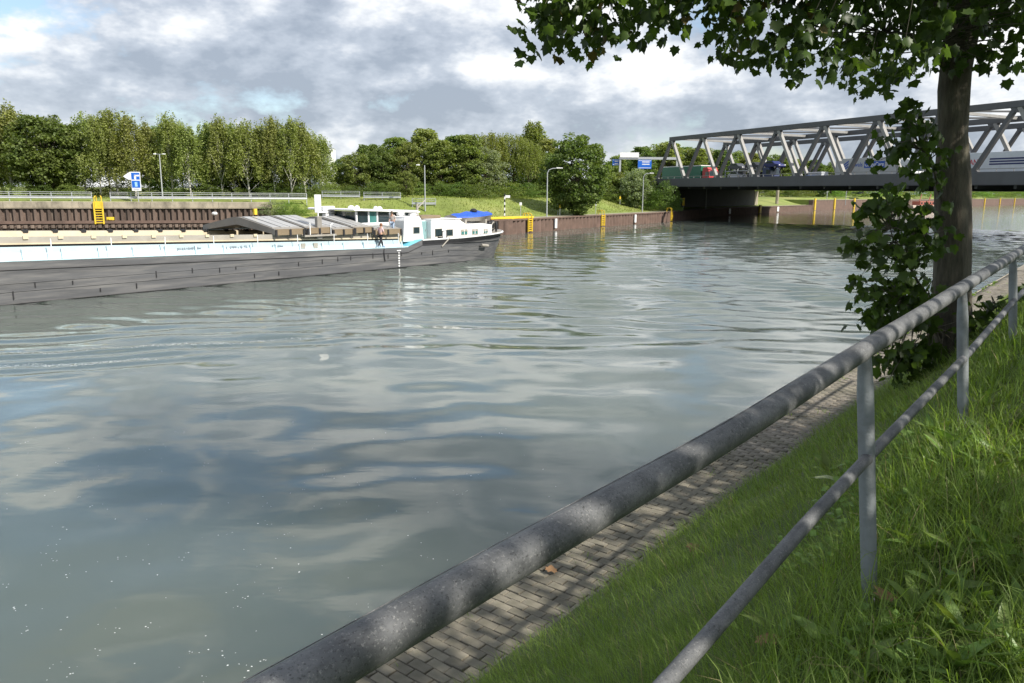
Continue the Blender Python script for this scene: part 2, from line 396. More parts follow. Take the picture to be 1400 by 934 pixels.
    o = N(tr, 'ShaderNodeOutputMaterial'); tr.links.new(b.outputs[0], o.inputs[0])
    tag(link_mesh('water', me, m_), kind='structure')
water()

# ------------------------------------------------------------------ far bank
LW0 = np.array([-160.0, 66.5]); LWA = np.array([-65.6, 100.0]); LW1 = np.array([-35.2, 111.0])
SHORE = [LW0, LW1, np.array([-1.1, 103.5]), np.array([9.0, 121.8]), np.array([29.1, 152.7]), np.array([55.5, 205.0]), np.array([80.3, 240.0]),
         np.array([104.9, 275.0]), np.array([131.9, 309.0]), np.array([282.0, 475.0]), np.array([365.0, 561.0]), np.array([900.0, 1080.0])]
def shore_dist(X, Y):
    """signed distance to the far shoreline, positive on land (left of it), and the arc index"""
    best = np.full(X.shape, 1e9); sg = np.ones(X.shape); seg = np.zeros(X.shape)
    for i in range(len(SHORE) - 1):
        p, q = SHORE[i], SHORE[i + 1]; v = q - p; L = np.linalg.norm(v); u = v / L
        a = np.clip((X - p[0]) * u[0] + (Y - p[1]) * u[1], 0, L)
        dx = X - p[0] - a * u[0]; dy = Y - p[1] - a * u[1]; dist = np.hypot(dx, dy)
        cr_ = u[0] * (Y - p[1]) - u[1] * (X - p[0])
        m = dist < best - 1e-6
        best = np.where(m, dist, best); sg = np.where(m, np.sign(cr_), sg); seg = np.where(m, i + a / L, seg)
    return best * sg, seg
def far_height(X, Y):
    s, seg = shore_dist(X, Y)
    # quay level and crest by stretch of shore
    q = np.interp(seg, [0, 0.98, 1.0, 1.15, 1.7, 2, 5, 7.0, 7.3, 11], [3.9, 3.9, 3.0, 0.2, 0.4, 1.95, 1.95, 1.95, 3.6, 3.6])
    crest = np.interp(seg, [0, 1, 1.3, 2, 3.9, 4.1, 5.5, 6.4, 7, 11], [4.1, 4.3, 4.7, 4.6, 4.4, 3.4, 3.0, 3.2, 4.4, 4.4])
    w0 = np.interp(seg, [0, 1, 1.2, 2, 11], [1, 1, 0.0, 3.0, 3.0]); w1 = np.interp(seg, [0, 1, 1.2, 2, 11], [4, 4, 9, 13, 15])
    k = np.clip((s - w0) / (w1 - w0), 0, 1); k = k * k * (3 - 2 * k)
    z = q + (crest - q) * k
    z = z + 0.10 * np.sin(X * 0.31) * np.sin(Y * 0.27) * np.clip(s - 4, 0, 1) * (s < 80)
    z = z + np.clip((s - 60) / 200, 0, 1) * 2.0
    lim = np.interp(seg, [0, 1, 1.05, 1.75, 1.9, 7.05, 7.3, 11], [0.9, 0.9, -0.3, -0.3, 0.9, 0.9, 9, 14])
    return np.where(s > lim, z, -1.5), s, seg
def far_bank():
    x = np.concatenate([-np.geomspace(1500, 131, 18), np.arange(-130, -62, 2.0), np.arange(-62, 70, 0.9), np.arange(70, 160, 2.0), np.geomspace(160, 1800, 60)])
    y = np.concatenate([np.arange(50, 92, 3.0), np.arange(92, 165, 0.9), np.arange(165, 330, 2.2), np.geomspace(330, 2600, 60)])
    X, Y = np.meshgrid(x, y, indexing='ij'); Z, s, seg = far_height(X, Y)
    n, m = X.shape; idx = np.arange(n * m).reshape(n, m)
    F = np.stack([idx[:-1, :-1], idx[1:, :-1], idx[1:, 1:], idx[:-1, 1:]], -1).reshape(-1, 4)
    keep = Z.ravel()[F].max(1) > -1
    me = np_mesh('far_bank', np.stack([X, Y, Z], -1).reshape(-1, 3), F[keep], smooth=True)
    tag(link_mesh('far_bank', me, m_fargrass), kind='structure')
far_bank()
def fz(x, y): return float(far_height(np.array([float(x)]), np.array([float(y)]))[0][0])
def offset_poly(pts, off):
    out = []
    for i, p in enumerate(pts):
        a = pts[max(i - 1, 0)]; b = pts[min(i + 1, len(pts) - 1)]
        u = (b - a) / np.linalg.norm(b - a); out.append(p + np.array([-u[1], u[0]]) * off)
    return out
def strip(name, pts, o0, o1, z0, z1, m, parent=None, zs=None):
    """a solid band along a polyline between two offsets"""
    a = offset_poly(pts, o0); b = offset_poly(pts, o1); mb = MB(); n = len(pts); vs = []
    for i in range(n):
        zt = z1 if zs is None else zs[i]
        vs += [(*a[i], z0), (*b[i], z0), (*b[i], zt), (*a[i], zt)]
    fs = [(0, 1, 2, 3), ((n - 1) * 4 + 3, (n - 1) * 4 + 2, (n - 1) * 4 + 1, (n - 1) * 4)]
    for i in range(n - 1):
        for k in range(4): fs.append((i * 4 + k, i * 4 + (k + 1) % 4, i * 4 + 4 + (k + 1) % 4, i * 4 + 4 + k))
    mb.add(vs, fs); return mb.build(name, m, parent)
def resample(pts, step):
    out = []; acc = 0
    P = np.array(pts); L = np.concatenate([[0], np.cumsum(np.linalg.norm(np.diff(P, axis=0), axis=1))])
    s = np.arange(0, L[-1], step); return np.stack([np.interp(s, L, P[:, 0]), np.interp(s, L, P[:, 1])], 1), s

# old quay wall at the left: concrete cap over rusty sheet piles, each pile its own piece
wu = (LW1 - LW0) / np.linalg.norm(LW1 - LW0); wn2 = np.array([-wu[1], wu[0]])
quay_wall = empty('quay_wall', (*LWA, 0), math.atan2(wu[1], wu[0]), 'tall rusty sheet pile wall with a stained concrete cap, behind the barge hold', 'quay wall')
Lw = np.linalg.norm(LW1 - LWA)             # local x: 0 at the left picture edge .. Lw at the bushes
for i, (a, b) in enumerate([(-60, -12), (-11.98, 0.4), (0.42, 9.0), (9.02, 17.6), (17.62, 26.2), (26.22, Lw + 1)]):
    MB().box(a, b, -0.25 - 0.004 * (i % 2), 1.2, 3.1, 3.92 - 0.02 * (i % 2)).build('concrete_cap', m_conc, quay_wall, bevel=0.03)
MB().box(-60, Lw + 1, -0.42, 1.0, 3.02, 3.1).build('cap_lip', m_conc, quay_wall)
pm = MB().add([(-0.5, 0.1, -1), (-0.3, 0.1, -1), (-0.16, -0.26, -1), (0.16, -0.26, -1), (0.3, 0.1, -1), (0.5, 0.1, -1),
               (-0.5, 0.1, 3.04), (-0.3, 0.1, 3.04), (-0.16, -0.26, 3.0), (0.16, -0.26, 3.0), (0.3, 0.1, 3.04), (0.5, 0.1, 3.04)],
              [(i, i + 1, i + 7, i + 6) for i in range(5)] + [(6, 7, 8, 9, 10, 11)]).mesh('sheet_pile')
for i in range(-58, int(Lw / 0.78) + 2):
    link_mesh('sheet_pile', pm, m_rust, quay_wall, (i * 0.78, 0.06 * math.sin(i * 2.1) * 0.4, 0.0), None, (0.78, 1, 1))
MB().box(-60, Lw + 0.6, 0.11, 0.9, -1, 3.0).build('backing', m_rust, quay_wall)
MB().box(-60, Lw + 0.6, -0.48, -0.24, 1.05, 1.42).build('waler_beam', m_rust2, quay_wall)
sm = MB().box(-0.2, 0.2, -0.62, -0.2, 0.5, 0.92).mesh('anchor_block')
for i in range(-30, int(Lw / 0.78) + 2): link_mesh('anchor_block', sm, m_rust, quay_wall, (i * 0.78 + 0.39, 0, 0))
def ladder(name, p, rz, z0, z1, w, label, group=None, hoop=True):
    L = empty(name, (*p, 0), rz, label, 'ladder', group)
    for sx in (-1, 1):
        MB().box(sx * w / 2 - 0.09, sx * w / 2 + 0.09, -0.2, 0.0, z0, z1).build('stile', m_yellow, L)
    n = max(3, int((z1 - z0) / 0.3)); rm = MB().box(-w / 2 + 0.09, w / 2 - 0.09, -0.14, -0.07, -0.05, 0.05).mesh('rung')
    for i in range(n): link_mesh('rung', rm, m_yellow, L, (0, 0, z0 + 0.15 + i * (z1 - z0 - 0.3) / (n - 1)))
    if hoop:
        for sx in (-1, 1):
            MB().tube([(sx * w * 0.42, -0.1, z1), (sx * w * 0.42, -0.1, z1 + 0.55), (sx * w * 0.3, 0.2, z1 + 0.75), (sx * w * 0.3, 0.8, z1 + 0.7), (sx * w * 0.3, 0.9, z1)], 0.06, 6).build('grab_rail', m_yellow, L)
    return L
lp = LWA + wu * ((at(137, 290, 104)[0] - LWA[0]) / wu[0]) - wn2 * 0.42
lad = ladder('ladder', lp, math.atan2(wu[1], wu[0]), 1.0, 3.9, 1.0, 'bright yellow ladder with round top hoops on the rusty quay wall', None)
MB().box(-0.4, 0.4, -0.26, -0.2, 3.0, 3.95).build('back_plate', m_yellow, lad)
lb = LWA + wu * ((at(149, 290, 104)[0] - LWA[0]) / wu[0]) - wn2 * 0.3
bl = empty('mooring_bollard', (*lb, 0), math.atan2(wu[1], wu[0]), 'small yellow recessed mooring pin beside the ladder on the rusty wall', 'bollard')
MB().tube([(0, -0.3, 1.7), (0, 0.3, 1.7)], 0.2, 10).build('pin', m_yellow, bl); MB().box(-0.4, 0.5, -0.12, 0.0, 1.5, 1.9).build('plate', m_yellow, bl)

# crash barrier with hand rails on top of the quay wall
def barrier(name, s0, s1, label, step=2.35, off=1.6, z=3.95, rails=True, P0=LWA, u=wu, nrm=wn2, group=None):
    o = empty(name, (*(P0 + u * s0 + nrm * off), z), math.atan2(u[1], u[0]), label, 'guard rail', group)
    L = s1 - s0
    MB().prism([(-0.03, 0.32), (-0.09, 0.38), (-0.04, 0.5), (-0.09, 0.62), (-0.03, 0.68), (0.02, 0.5)], 0, L, 'x').build('barrier_rail', m_galv, o)
    if rails:
        for zz in (0.95, 1.18): MB().tube([(0, 0, zz), (L, 0, zz)], 0.035, 6).build('hand_rail', m_galv, o)
    pm_ = MB().box(-0.05, 0.05, 0.02, 0.12, -0.6, 1.2 if rails else 0.7).mesh('post')
    n = max(2, int(L / step))
    for i in range(n + 1): link_mesh('post', pm_, m_galv, o, (min(max(i * L / n, 0.06), L - 0.06), 0, 0))
    return o
barrier('guard_rail', -40, (at(126, 270, 104)[0] - LWA[0]) / wu[0], 'grey guard rail with hand rails left of the yellow ladder on the quay')
barrier('guard_rail', (at(152, 270, 105)[0] - LWA[0]) / wu[0], Lw + 6, 'long grey guard rail with hand rails from the ladder to the bushes')
gu = np.array([1.0, 0.02]); gn = np.array([-0.02, 1.0])
for px0, px1, Yb, lb_ in ((440, 492, 117, 'low grey guard rail on the green bank right of the bushes'),
                          (497, 548, 116, 'middle grey guard rail along the bank behind the wheelhouse'),
                          (563, 596, 114, 'short grey guard rail by the tall lamp post behind the stern')):
    a = at(px0, 270, Yb)[0]; b = at(px1, 270, Yb)[0]
    barrier('guard_rail', 0, b - a, lb_, 3.0, 0, fz((a + b) / 2, Yb) - 0.05, True, np.array([a, Yb]), gu, gn)

# brown sheet pile wall of the far bank (from behind the stern to the distance)
fp, fs_ = resample([np.array([-9.0, 105.2])] + SHORE[2:8], 0.3)
wall2 = empty('canal_wall', (0, 0, 0), 0, 'low brown sheet pile wall along the far bank running under the bridge', 'canal wall')
def far_wall():
    P = fp; d = np.gradient(P, axis=0); d /= np.linalg.norm(d, axis=1)[:, None]; nn = np.stack([-d[:, 1], d[:, 0]], 1)
    ph = (np.arange(len(P)) % 4) < 2; Q = P + nn * (np.where(ph, -0.24, 0.22))[:, None]
    Vs = []; 
    for q in Q: Vs += [(*q, -0.5), (*q, 1.82)]
    F = [(2 * i, 2 * i + 2, 2 * i + 3, 2 * i + 1) for i in range(len(Q) - 1)]
    o = link_mesh('sheet_piling', np_mesh('sheet_piling', Vs, F), m_rust2, wall2); tag(o, kind='stuff')
far_wall()
strip('coping_beam', [p for p in fp[::11]], -0.28, 0.35, 1.78, 1.97, m_rust2, wall2)
tag(strip('quay_path', [p for p in fp[::11]], 0.352, 3.6, 1.2, 1.955, m_quay), kind='structure')
hp, _ = resample(SHORE[7:], 6.0)
wall3 = empty('canal_wall', (0, 0, 0), 0, 'distant higher brown canal wall beyond the bridge with yellow ladders', 'canal wall')
strip('wall_face', list(hp), -0.2, 1.2, -0.5, 3.55, m_rust2, wall3); strip('coping_beam', list(hp), -0.35, 1.3, 3.553, 3.75, m_quay, wall3); tag(strip('quay_path', list(hp), 1.302, 24, 1.0, 3.7, m_fargrass), kind='structure')
strip('end_ramp', [fp[-1], SHORE[7] + np.array([0.3, 0.3])], -0.22, 0.5, -0.5, 3.5, m_rust2, wall3, zs=[1.9, 3.5])

def shore_at_px(px, pts):
    best = None
    for i in range(len(pts) - 1):
        xs = [project(np.array([*pts[j], 1.0]))[0] for j in (i, i + 1)]
        if min(xs) <= px <= max(xs):
            k = (px - xs[0]) / (xs[1] - xs[0] + 1e-9); p = pts[i] * (1 - k) + pts[i + 1] * k; v = pts[i + 1] - pts[i]
            return p, math.atan2(v[1], v[0])
    return pts[-1], 0
ordn = ['nearest', 'second', 'third', 'fourth', 'fifth', 'sixth', 'seventh', 'eighth', 'ninth', 'tenth', 'eleventh', 'twelfth']
for i, px in enumerate((722, 822, 916)):
    p, a = shore_at_px(px, fp); n_ = np.array([-math.sin(a), math.cos(a)])
    ladder('ladder', p - n_ * 0.22, a, 0.15, 1.97, 1.1, ['yellow wall ladder just right of the barge stern', 'yellow wall ladder in front of the big round maple across the water', 'yellow wall ladder on the far wall nearest the bridge'][i], 'yellow ladders on the far canal wall', True)
for i, px in enumerate((1037, 1112, 1139, 1166, 1195, 1345, 1366, 1386)):
    p, a = shore_at_px(px, list(fp) + list(hp)); n_ = np.array([-math.sin(a), math.cos(a)])
    zt = 3.7 if px > 1100 else 1.95
    L = empty('ladder', (*(p - n_ * 0.45), 0), a, ordn[i].capitalize() + ' yellow ladder on the distant wall beyond the bridge counted from the left', 'ladder', 'yellow ladders beyond the bridge')
    L['label'] = (ordn[i] if i else 'first') + ' yellow ladder on the distant wall beyond the bridge, counted from the left'
    w_ = 0.7 if px < 1300 else 1.0
    for sx in (-1, 1): MB().box(sx * w_ * .5 - 0.28, sx * w_ * .5 + 0.28, -0.2, 0.25, 0.1, zt + 0.5).build('stile', m_yellow, L)
    for k in range(5): MB().box(-w_ * .5 + .28, w_ * .5 - .28, -0.12, 0.0, 0.4 + k * zt / 5, 0.55 + k * zt / 5).build('rung', m_yellow, L)
for i, px in enumerate((757, 866, 996, 1062)):
    p, a = shore_at_px(px, fp); n_ = np.array([-math.sin(a), math.cos(a)])
    q = p - n_ * 0.34
    mk = empty('wall_marker', (*q, 0), a, ['first', 'second', 'third', 'fourth'][i] + ' white marker plate from the left on the brown canal wall', 'marker plate', 'white marker plates on the wall')
    w_ = [0.3, 0.35, 0.5, 0.9][i]
    MB().box(-w_, w_, -0.1, 0.06, 0.35, 1.75).build('plate', m_white, mk); MB().box(-w_ * .5, w_ * .5, 0.06, 0.4, 0.9, 1.1).build('bracket', m_galv, mk)
# yellow beam along the wall head right behind the stern
p0_, a0_ = shore_at_px(668, fp); p1_, _ = shore_at_px(727, fp)
yb = empty('edge_beam', (*p0_, 0), math.atan2(p1_[1] - p0_[1], p1_[0] - p0_[0]), 'yellow edge beam on the wall head right of the stern', 'edge beam')
Ly = np.linalg.norm(p1_ - p0_); MB().box(0, Ly, -0.42, 0.36, 1.98, 2.28).build('beam', m_yellow, yb, bevel=0.04)
for k in range(3): MB().box(k * Ly / 2.2 + .2, k * Ly / 2.2 + .5, -0.44, 0.38, 1.74, 1.979).build('clamp', m_yellow, yb)

# ------------------------------------------------------------------ near bank
def rail_ground(t): return np.interp(t, [-20, 0, 3.7, 6.2, 8.9, 11.5, 16, 40, 900], [3.35, 3.50, 3.70, 3.98, 4.17, 4.32, 4.3, 3.6, 3.6])
def near_height(t, d):
    t = np.asarray(t, float); d = np.asarray(d, float)
    zr = rail_ground(t)
    k = np.clip((-0.75 - d) / 2.75, 0, 1)                     # down the slope to the path
    zs = zr + (1.93 - zr) * (0.82 * k + 0.18 * k * k * (3 - 2 * k))
    zu = zr + np.clip(d + 0.75, 0, 40) * 0.14
    z = np.where(d < -0.75, zs, zu)
    bumps = 0.035 * np.sin(t * 2.1 + d * 1.3) * np.sin(d * 2.7 - t * 0.8) + 0.02 * np.sin(t * 5.3) * np.sin(d * 4.1)
    return z + bumps * np.clip((d + 3.7) * 2, 0, 1)
def near_bank():
    t = np.concatenate([np.arange(-60, -4, 4.0), np.arange(-4, 16, 0.16), np.arange(16, 60, 0.8), np.geomspace(60, 1300, 30)])
    d = np.concatenate([np.arange(-3.52, 5, 0.16), np.geomspace(5, 500, 26)])
    TT, DD = np.meshgrid(t, d, indexing='ij'); Z = near_height(TT, DD)
    n, m = TT.shape; idx = np.arange(n * m).reshape(n, m)
    F = np.stack([idx[:-1, :-1], idx[1:, :-1], idx[1:, 1:], idx[:-1, 1:]], -1).reshape(-1, 4)[:, ::-1]
    V = np.stack([TT * T[0] + DD * D[0], TT * T[1] + DD * D[1], Z], -1).reshape(-1, 3)
    tag(link_mesh('near_bank', np_mesh('near_bank', V, F, smooth=True), m_grassground), kind='structure')
near_bank()
# the path: joint bed, quay edge and its pavers
path = empty('path', W(0, 0, 0), ROTC); tag(path, kind='structure')
MB().box(-60, 1300, 3.3, 4.56, 0.5, 1.905).build('joint_bed', m_soil, path)
MB().box(-60, 1300, 4.562, 4.62, -2, 1.91).build('edge_stone', m_conc, path, bevel=0.01)
brick_me = []
for k in range(4):
    g = np.random.default_rng(k); c = [g.normal(0, 0.0022) for _ in range(4)]
    b = MB(); x, y = 0.0472, 0.0968; i_ = 0.0045
    b.add([(-x, -y, -0.06), (x, -y, -0.06), (x, y, -0.06), (-x, y, -0.06), (-x, -y, -0.005 + c[0]), (x, -y, -0.005 + c[1]), (x, y, -0.005 + c[2]), (-x, y, -0.005 + c[3]),
           (-x + i_, -y + i_, c[0]), (x - i_, -y + i_, c[1]), (x - i_, y - i_, c[2]), (-x + i_, y - i_, c[3])],
          [(0, 1, 5, 4), (1, 2, 6, 5), (2, 3, 7, 6), (3, 0, 4, 7), (4, 5, 9, 8), (5, 6, 10, 9), (6, 7, 11, 10), (7, 4, 8, 11), (8, 9, 10, 11)])
    brick_me.append(b.mesh('brick')); brick_me[-1].materials.append(m_paver)
BV = []; BF = []; nb = 0
for r in range(int((46 - 2.2) / 0.102)):
    tt = 2.2 + r * 0.102; off = 0.1015 * (r % 2)
    for j in range(7):
        yy = 3.36 + off + j * 0.203
        if yy - 0.1 < 3.3 or yy + 0.1 > 4.565: continue
        zz = 1.928 + random.gauss(0, 0.0035) + 0.008 * math.sin(tt * 1.7 + yy * 2)
        k = random.randrange(4)
        p = np.array(W(tt, -yy, 1.93)); px, py, _z = project(p)
        if tt > 3.05 and nb < 300 and py < 960 and yy > 3.5:
            o = link_mesh('brick', brick_me[k], None, path, (tt, yy, zz), (0, 0, random.gauss(0, 0.006))); nb += 1
        else:
            b0 = len(BV); BV += [(v.co.x + tt, v.co.y + yy, v.co.z + zz) for v in brick_me[k].vertices]
            BF += [tuple(i + b0 for i in f.vertices) for f in brick_me[k].polygons]
tag(link_mesh('bricks', np_mesh('bricks', BV, BF), m_paver2, path), kind='stuff')
MB().box(46.2, 1300, 3.3, 4.56, 1.873, 1.925).build('distant_paving', m_paver2, path)

# ------------------------------------------------------------------ leaves
_h = [(0.05, -0.02), (0.33, -0.14), (0.36, 0.06), (0.60, 0.20), (0.48, 0.34), (0.54, 0.62), (0.33, 0.56), (0.20, 0.76)]
LEAF = np.array([(0, 0.28, 0.03)] + [(x, y, -0.22 * abs(x) - 0.10 * y * y) for x, y in _h] + [(0, 1.0, -0.14)] + [(-x, y, -0.22 * abs(x) - 0.10 * y * y) for x, y in _h[::-1]])
LEAF[:, 1] -= 0.0
LEAF_F = np.array([(0, i, i + 1) for i in range(1, len(LEAF) - 1)] + [(0, len(LEAF) - 1, 1)])
LEAF_B = LEAF * np.array([0.85, 1.05, 2.4])
LEAF_C = LEAF * np.array([1.1, 0.85, -1.2])
def scatter_leaves(P, size, g, droop=0.9, tmpl=LEAF, F=LEAF_F, flat=0.55):
    n = len(P)
    # the leaf's own axes: y = towards its tip, z = upper face
    az = g.uniform(0, 2 * PI, n); dr = g.normal(droop, 0.35, n)
    y = np.stack([np.cos(az) * np.cos(dr), np.sin(az) * np.cos(dr), -np.sin(dr)], 1)
    upv = np.stack([g.normal(0, flat, n), g.normal(0, flat, n), np.ones(n)], 1)
    z = upv - (upv * y).sum(1)[:, None] * y; z /= np.linalg.norm(z, axis=1)[:, None] + 1e-9
    x = np.cross(y, z)
    M = np.stack([x, y, z], -1) * size[:, None, None]
    if tmpl is LEAF:
        tt = np.stack([LEAF, LEAF_B, LEAF_C])[g.integers(0, 3, n)]; V = np.einsum('nij,nkj->nki', M, tt) + P[:, None, :]
    else: V = np.einsum('nij,kj->nki', M, tmpl) + P[:, None, :]
    k = len(tmpl); Fa = (F[None] + (np.arange(n) * k)[:, None, None]).reshape(-1, 3)
    return V.reshape(-1, 3), Fa
DIA = np.array([(0, 0, 0), (0.34, 0.5, -0.06), (0, 1.0, -0.05), (-0.34, 0.5, -0.06)]); DIA_F = np.array([(0, 1, 2), (0, 2, 3)])

# ------------------------------------------------------------------ grass
def blades(P, L, Wd, lean, az, curl, seg=3):
    """P (n,3) base points; returns verts and faces of tapering blades"""
    n = len(P); U = np.stack([np.cos(az), np.sin(az), np.zeros(n)], 1); S = np.stack([-np.sin(az), np.cos(az), np.zeros(n)], 1)
    V = np.zeros((n, seg * 2 + 1, 3), np.float32)
    pos = P.copy(); ang = lean.copy()
    for i in range(seg):
        w = Wd * (1 - 0.28 * i) * (0.75 if i == 0 else 1.0)
        V[:, 2 * i] = pos - S * w[:, None] / 2; V[:, 2 * i + 1] = pos + S * w[:, None] / 2
        st = L / seg
        pos = pos + (U * np.sin(ang)[:, None] + np.array([0, 0, 1]) * np.cos(ang)[:, None]) * st[:, None]
        ang = ang + curl
    V[:, -1] = pos
    k = seg * 2 + 1; b = (np.arange(n) * k)[:, None]
    Fq = np.concatenate([np.stack([b[:, 0] + 2 * i, b[:, 0] + 2 * i + 1, b[:, 0] + 2 * i + 3, b[:, 0] + 2 * i + 2], 1) for i in range(seg - 1)])
    Ft = np.stack([b[:, 0] + 2 * seg - 2, b[:, 0] + 2 * seg - 1, b[:, 0] + 2 * seg], 1)
    return V.reshape(-1, 3), Fq, Ft
def near_grass():
    g = np.random.default_rng(11)
    n = 900000
    t = g.uniform(-1.5, 34, n); d = g.uniform(-3.46, 5.0, n)
    z = near_height(t, d)
    P = np.stack([t * T[0] + d * D[0], t * T[1] + d * D[1], z], 1)
    px, py, dep = project(P + np.array([0, 0, 0.1])); r = np.linalg.norm(P - np.array([0, 0, CZ]), axis=1)
    dens = np.clip((4.2 / r) ** 1.6, 0, 1)
    patchy = 0.5 + 0.5 * np.sin(t * 1.9 + 2 * np.sin(d * 1.3)) * np.sin(d * 2.3 + t * 0.6)
    keep = (dep > 0.4) & (px > -250) & (px < 1750) & (py > 150) & (py < 1350) & (g.uniform(0, 1, n) < dens * (0.72 + 0.28 * patchy))
    t, d, P, r, patchy = t[keep], d[keep], P[keep], r[keep], patchy[keep]; n = len(t)
    slope = d < -1.1
    edge = np.clip((-d - 3.2) / 0.5, 0, 1)
    L = np.where(slope, g.uniform(0.09, 0.22, n), g.uniform(0.12, 0.34, n)) * (0.75 + 0.5 * patchy)
    Wd = np.where(slope, g.uniform(0.0022, 0.0045, n), g.uniform(0.003, 0.0075, n)) * np.clip(r / 4.2, 1, 5)
    down = math.atan2(-D[1], -D[0])
    az = np.where(slope & (g.uniform(0, 1, n) < 0.72), down + g.normal(0, 0.7, n), g.uniform(0, 6.283, n))
    lean = np.where(slope, g.uniform(0.25, 0.95, n), np.abs(g.normal(0.35, 0.3, n)))
    curl = g.uniform(0.1, 0.55, n)
    lg_ = (~slope) & (g.uniform(0, 1, n) < 0.10); L = np.where(lg_, g.uniform(0.30, 0.55, n), L); Wd = np.where(lg_, g.uniform(0.005, 0.009, n), Wd); curl = np.where(lg_, g.uniform(0.45, 0.8, n), curl)
    dry = g.uniform(0, 1, n) < 0.04
    for nm, mk, mm in (('grass', ~dry, l_grass), ('dry_grass', dry, l_straw)):
        V, Fq, Ft = blades(P[mk], L[mk], Wd[mk], lean[mk], az[mk], curl[mk])
        lab = 'long green grass on the near bank under the railing' if nm == 'grass' else 'dry straw blades scattered through the grass of the near bank'
        tag(link_mesh(nm, np_mesh(nm, V, Fq, Ft), mm), lab, 'grass', None, 'stuff')
    # small herb leaves low in the grass
    m = 26000; t = g.uniform(0.5, 12, m); d = g.uniform(-1.6, 4.0, m); cl = np.sin(t * 1.7 + 2 * np.sin(d * 1.9)) + np.sin(d * 2.9 + t); kp = cl > 0.2; t, d = t[kp], d[kp]; m = len(t)
    P = np.stack([t * T[0] + d * D[0], t * T[1] + d * D[1], near_height(t, d) + g.uniform(0.02, 0.12, m)], 1)
    px, py, dep = project(P); kp = (dep > 0.5) & (px > -100) & (px < 1600) & (py > 300) & (py < 1200); P = P[kp]; m = len(P)
    V, F = scatter_leaves(P, g.uniform(0.022, 0.06, m), g, 0.1, DIA * np.array([1.3, 1, 1]), DIA_F, 0.6)
    tag(link_mesh('herbs', np_mesh('herbs', V, None, F), l_weed), 'small leafy herbs mixed into the grass right of the railing', 'herbs', None, 'stuff')
    # weeds in the joints of the path and along its water edge
    m = 16000; t = g.uniform(2.5, 40, m); e = g.uniform(0, 1, m)
    d = np.where(e < 0.62, -4.58 + np.abs(g.normal(0, 0.08, m)), g.uniform(-4.6, -3.6, m))
    cl = np.sin(t * 3.1 + np.sin(t * 1.3) * 2) + np.sin(t * 7.7 + d * 5) + np.sin(d * 11 + t * 2.3)
    kp = np.where(e < 0.62, cl > 0.55, cl > 1.75); t, d = t[kp], d[kp]; m = len(t)
    t = np.round(t / 0.102) * 0.102 + 0.051 + g.normal(0, 0.012, m)
    P = np.stack([t * T[0] + d * D[0], t * T[1] + d * D[1], np.full(m, 1.92)], 1)
    V, Fq, Ft = blades(P, g.uniform(0.03, 0.10, m), g.uniform(0.004, 0.008, m) * np.clip(np.linalg.norm(P, axis=1) / 6, 1, 4), g.uniform(0.1, 1.1, m), g.uniform(0, 6.28, m), g.uniform(0.1, 0.6, m))
    tag(link_mesh('joint_weeds', np_mesh('joint_weeds', V, Fq, Ft), l_bush), 'small green weeds in the joints and along the edge of the path', 'weeds', None, 'stuff')
near_grass()
def far_grass():
    g = np.random.default_rng(5); n = 120000
    X = g.uniform(-60, 70, n); Y = g.uniform(98, 190, n); Z, s, seg = far_height(X, Y)
    k = (s > 4.2) & (Z > 1.5) & (s < 40) | ((s > 0.1) & (seg > 1.02) & (seg < 1.95) & (s < 40)); X, Y, Z = X[k], Y[k], Z[k]; n = len(X)
    V, Fq, Ft = blades(np.stack([X, Y, Z], 1), g.uniform(0.1, 0.32, n), g.uniform(0.06, 0.14, n), g.uniform(0, 0.7, n), g.uniform(0, 6.28, n), g.uniform(0, 0.4, n), 2)
    tag(link_mesh('bank_grass', np_mesh('bank_grass', V, Fq, Ft), leaf_mat('bank_grass_blades', (0.20, 0.25, 0.05), (0.28, 0.29, 0.08), 0.3, 0.3, 0.6, 0.15, 0.0)), 'sunlit short grass on the far bank', 'grass', None, 'stuff')
far_grass()

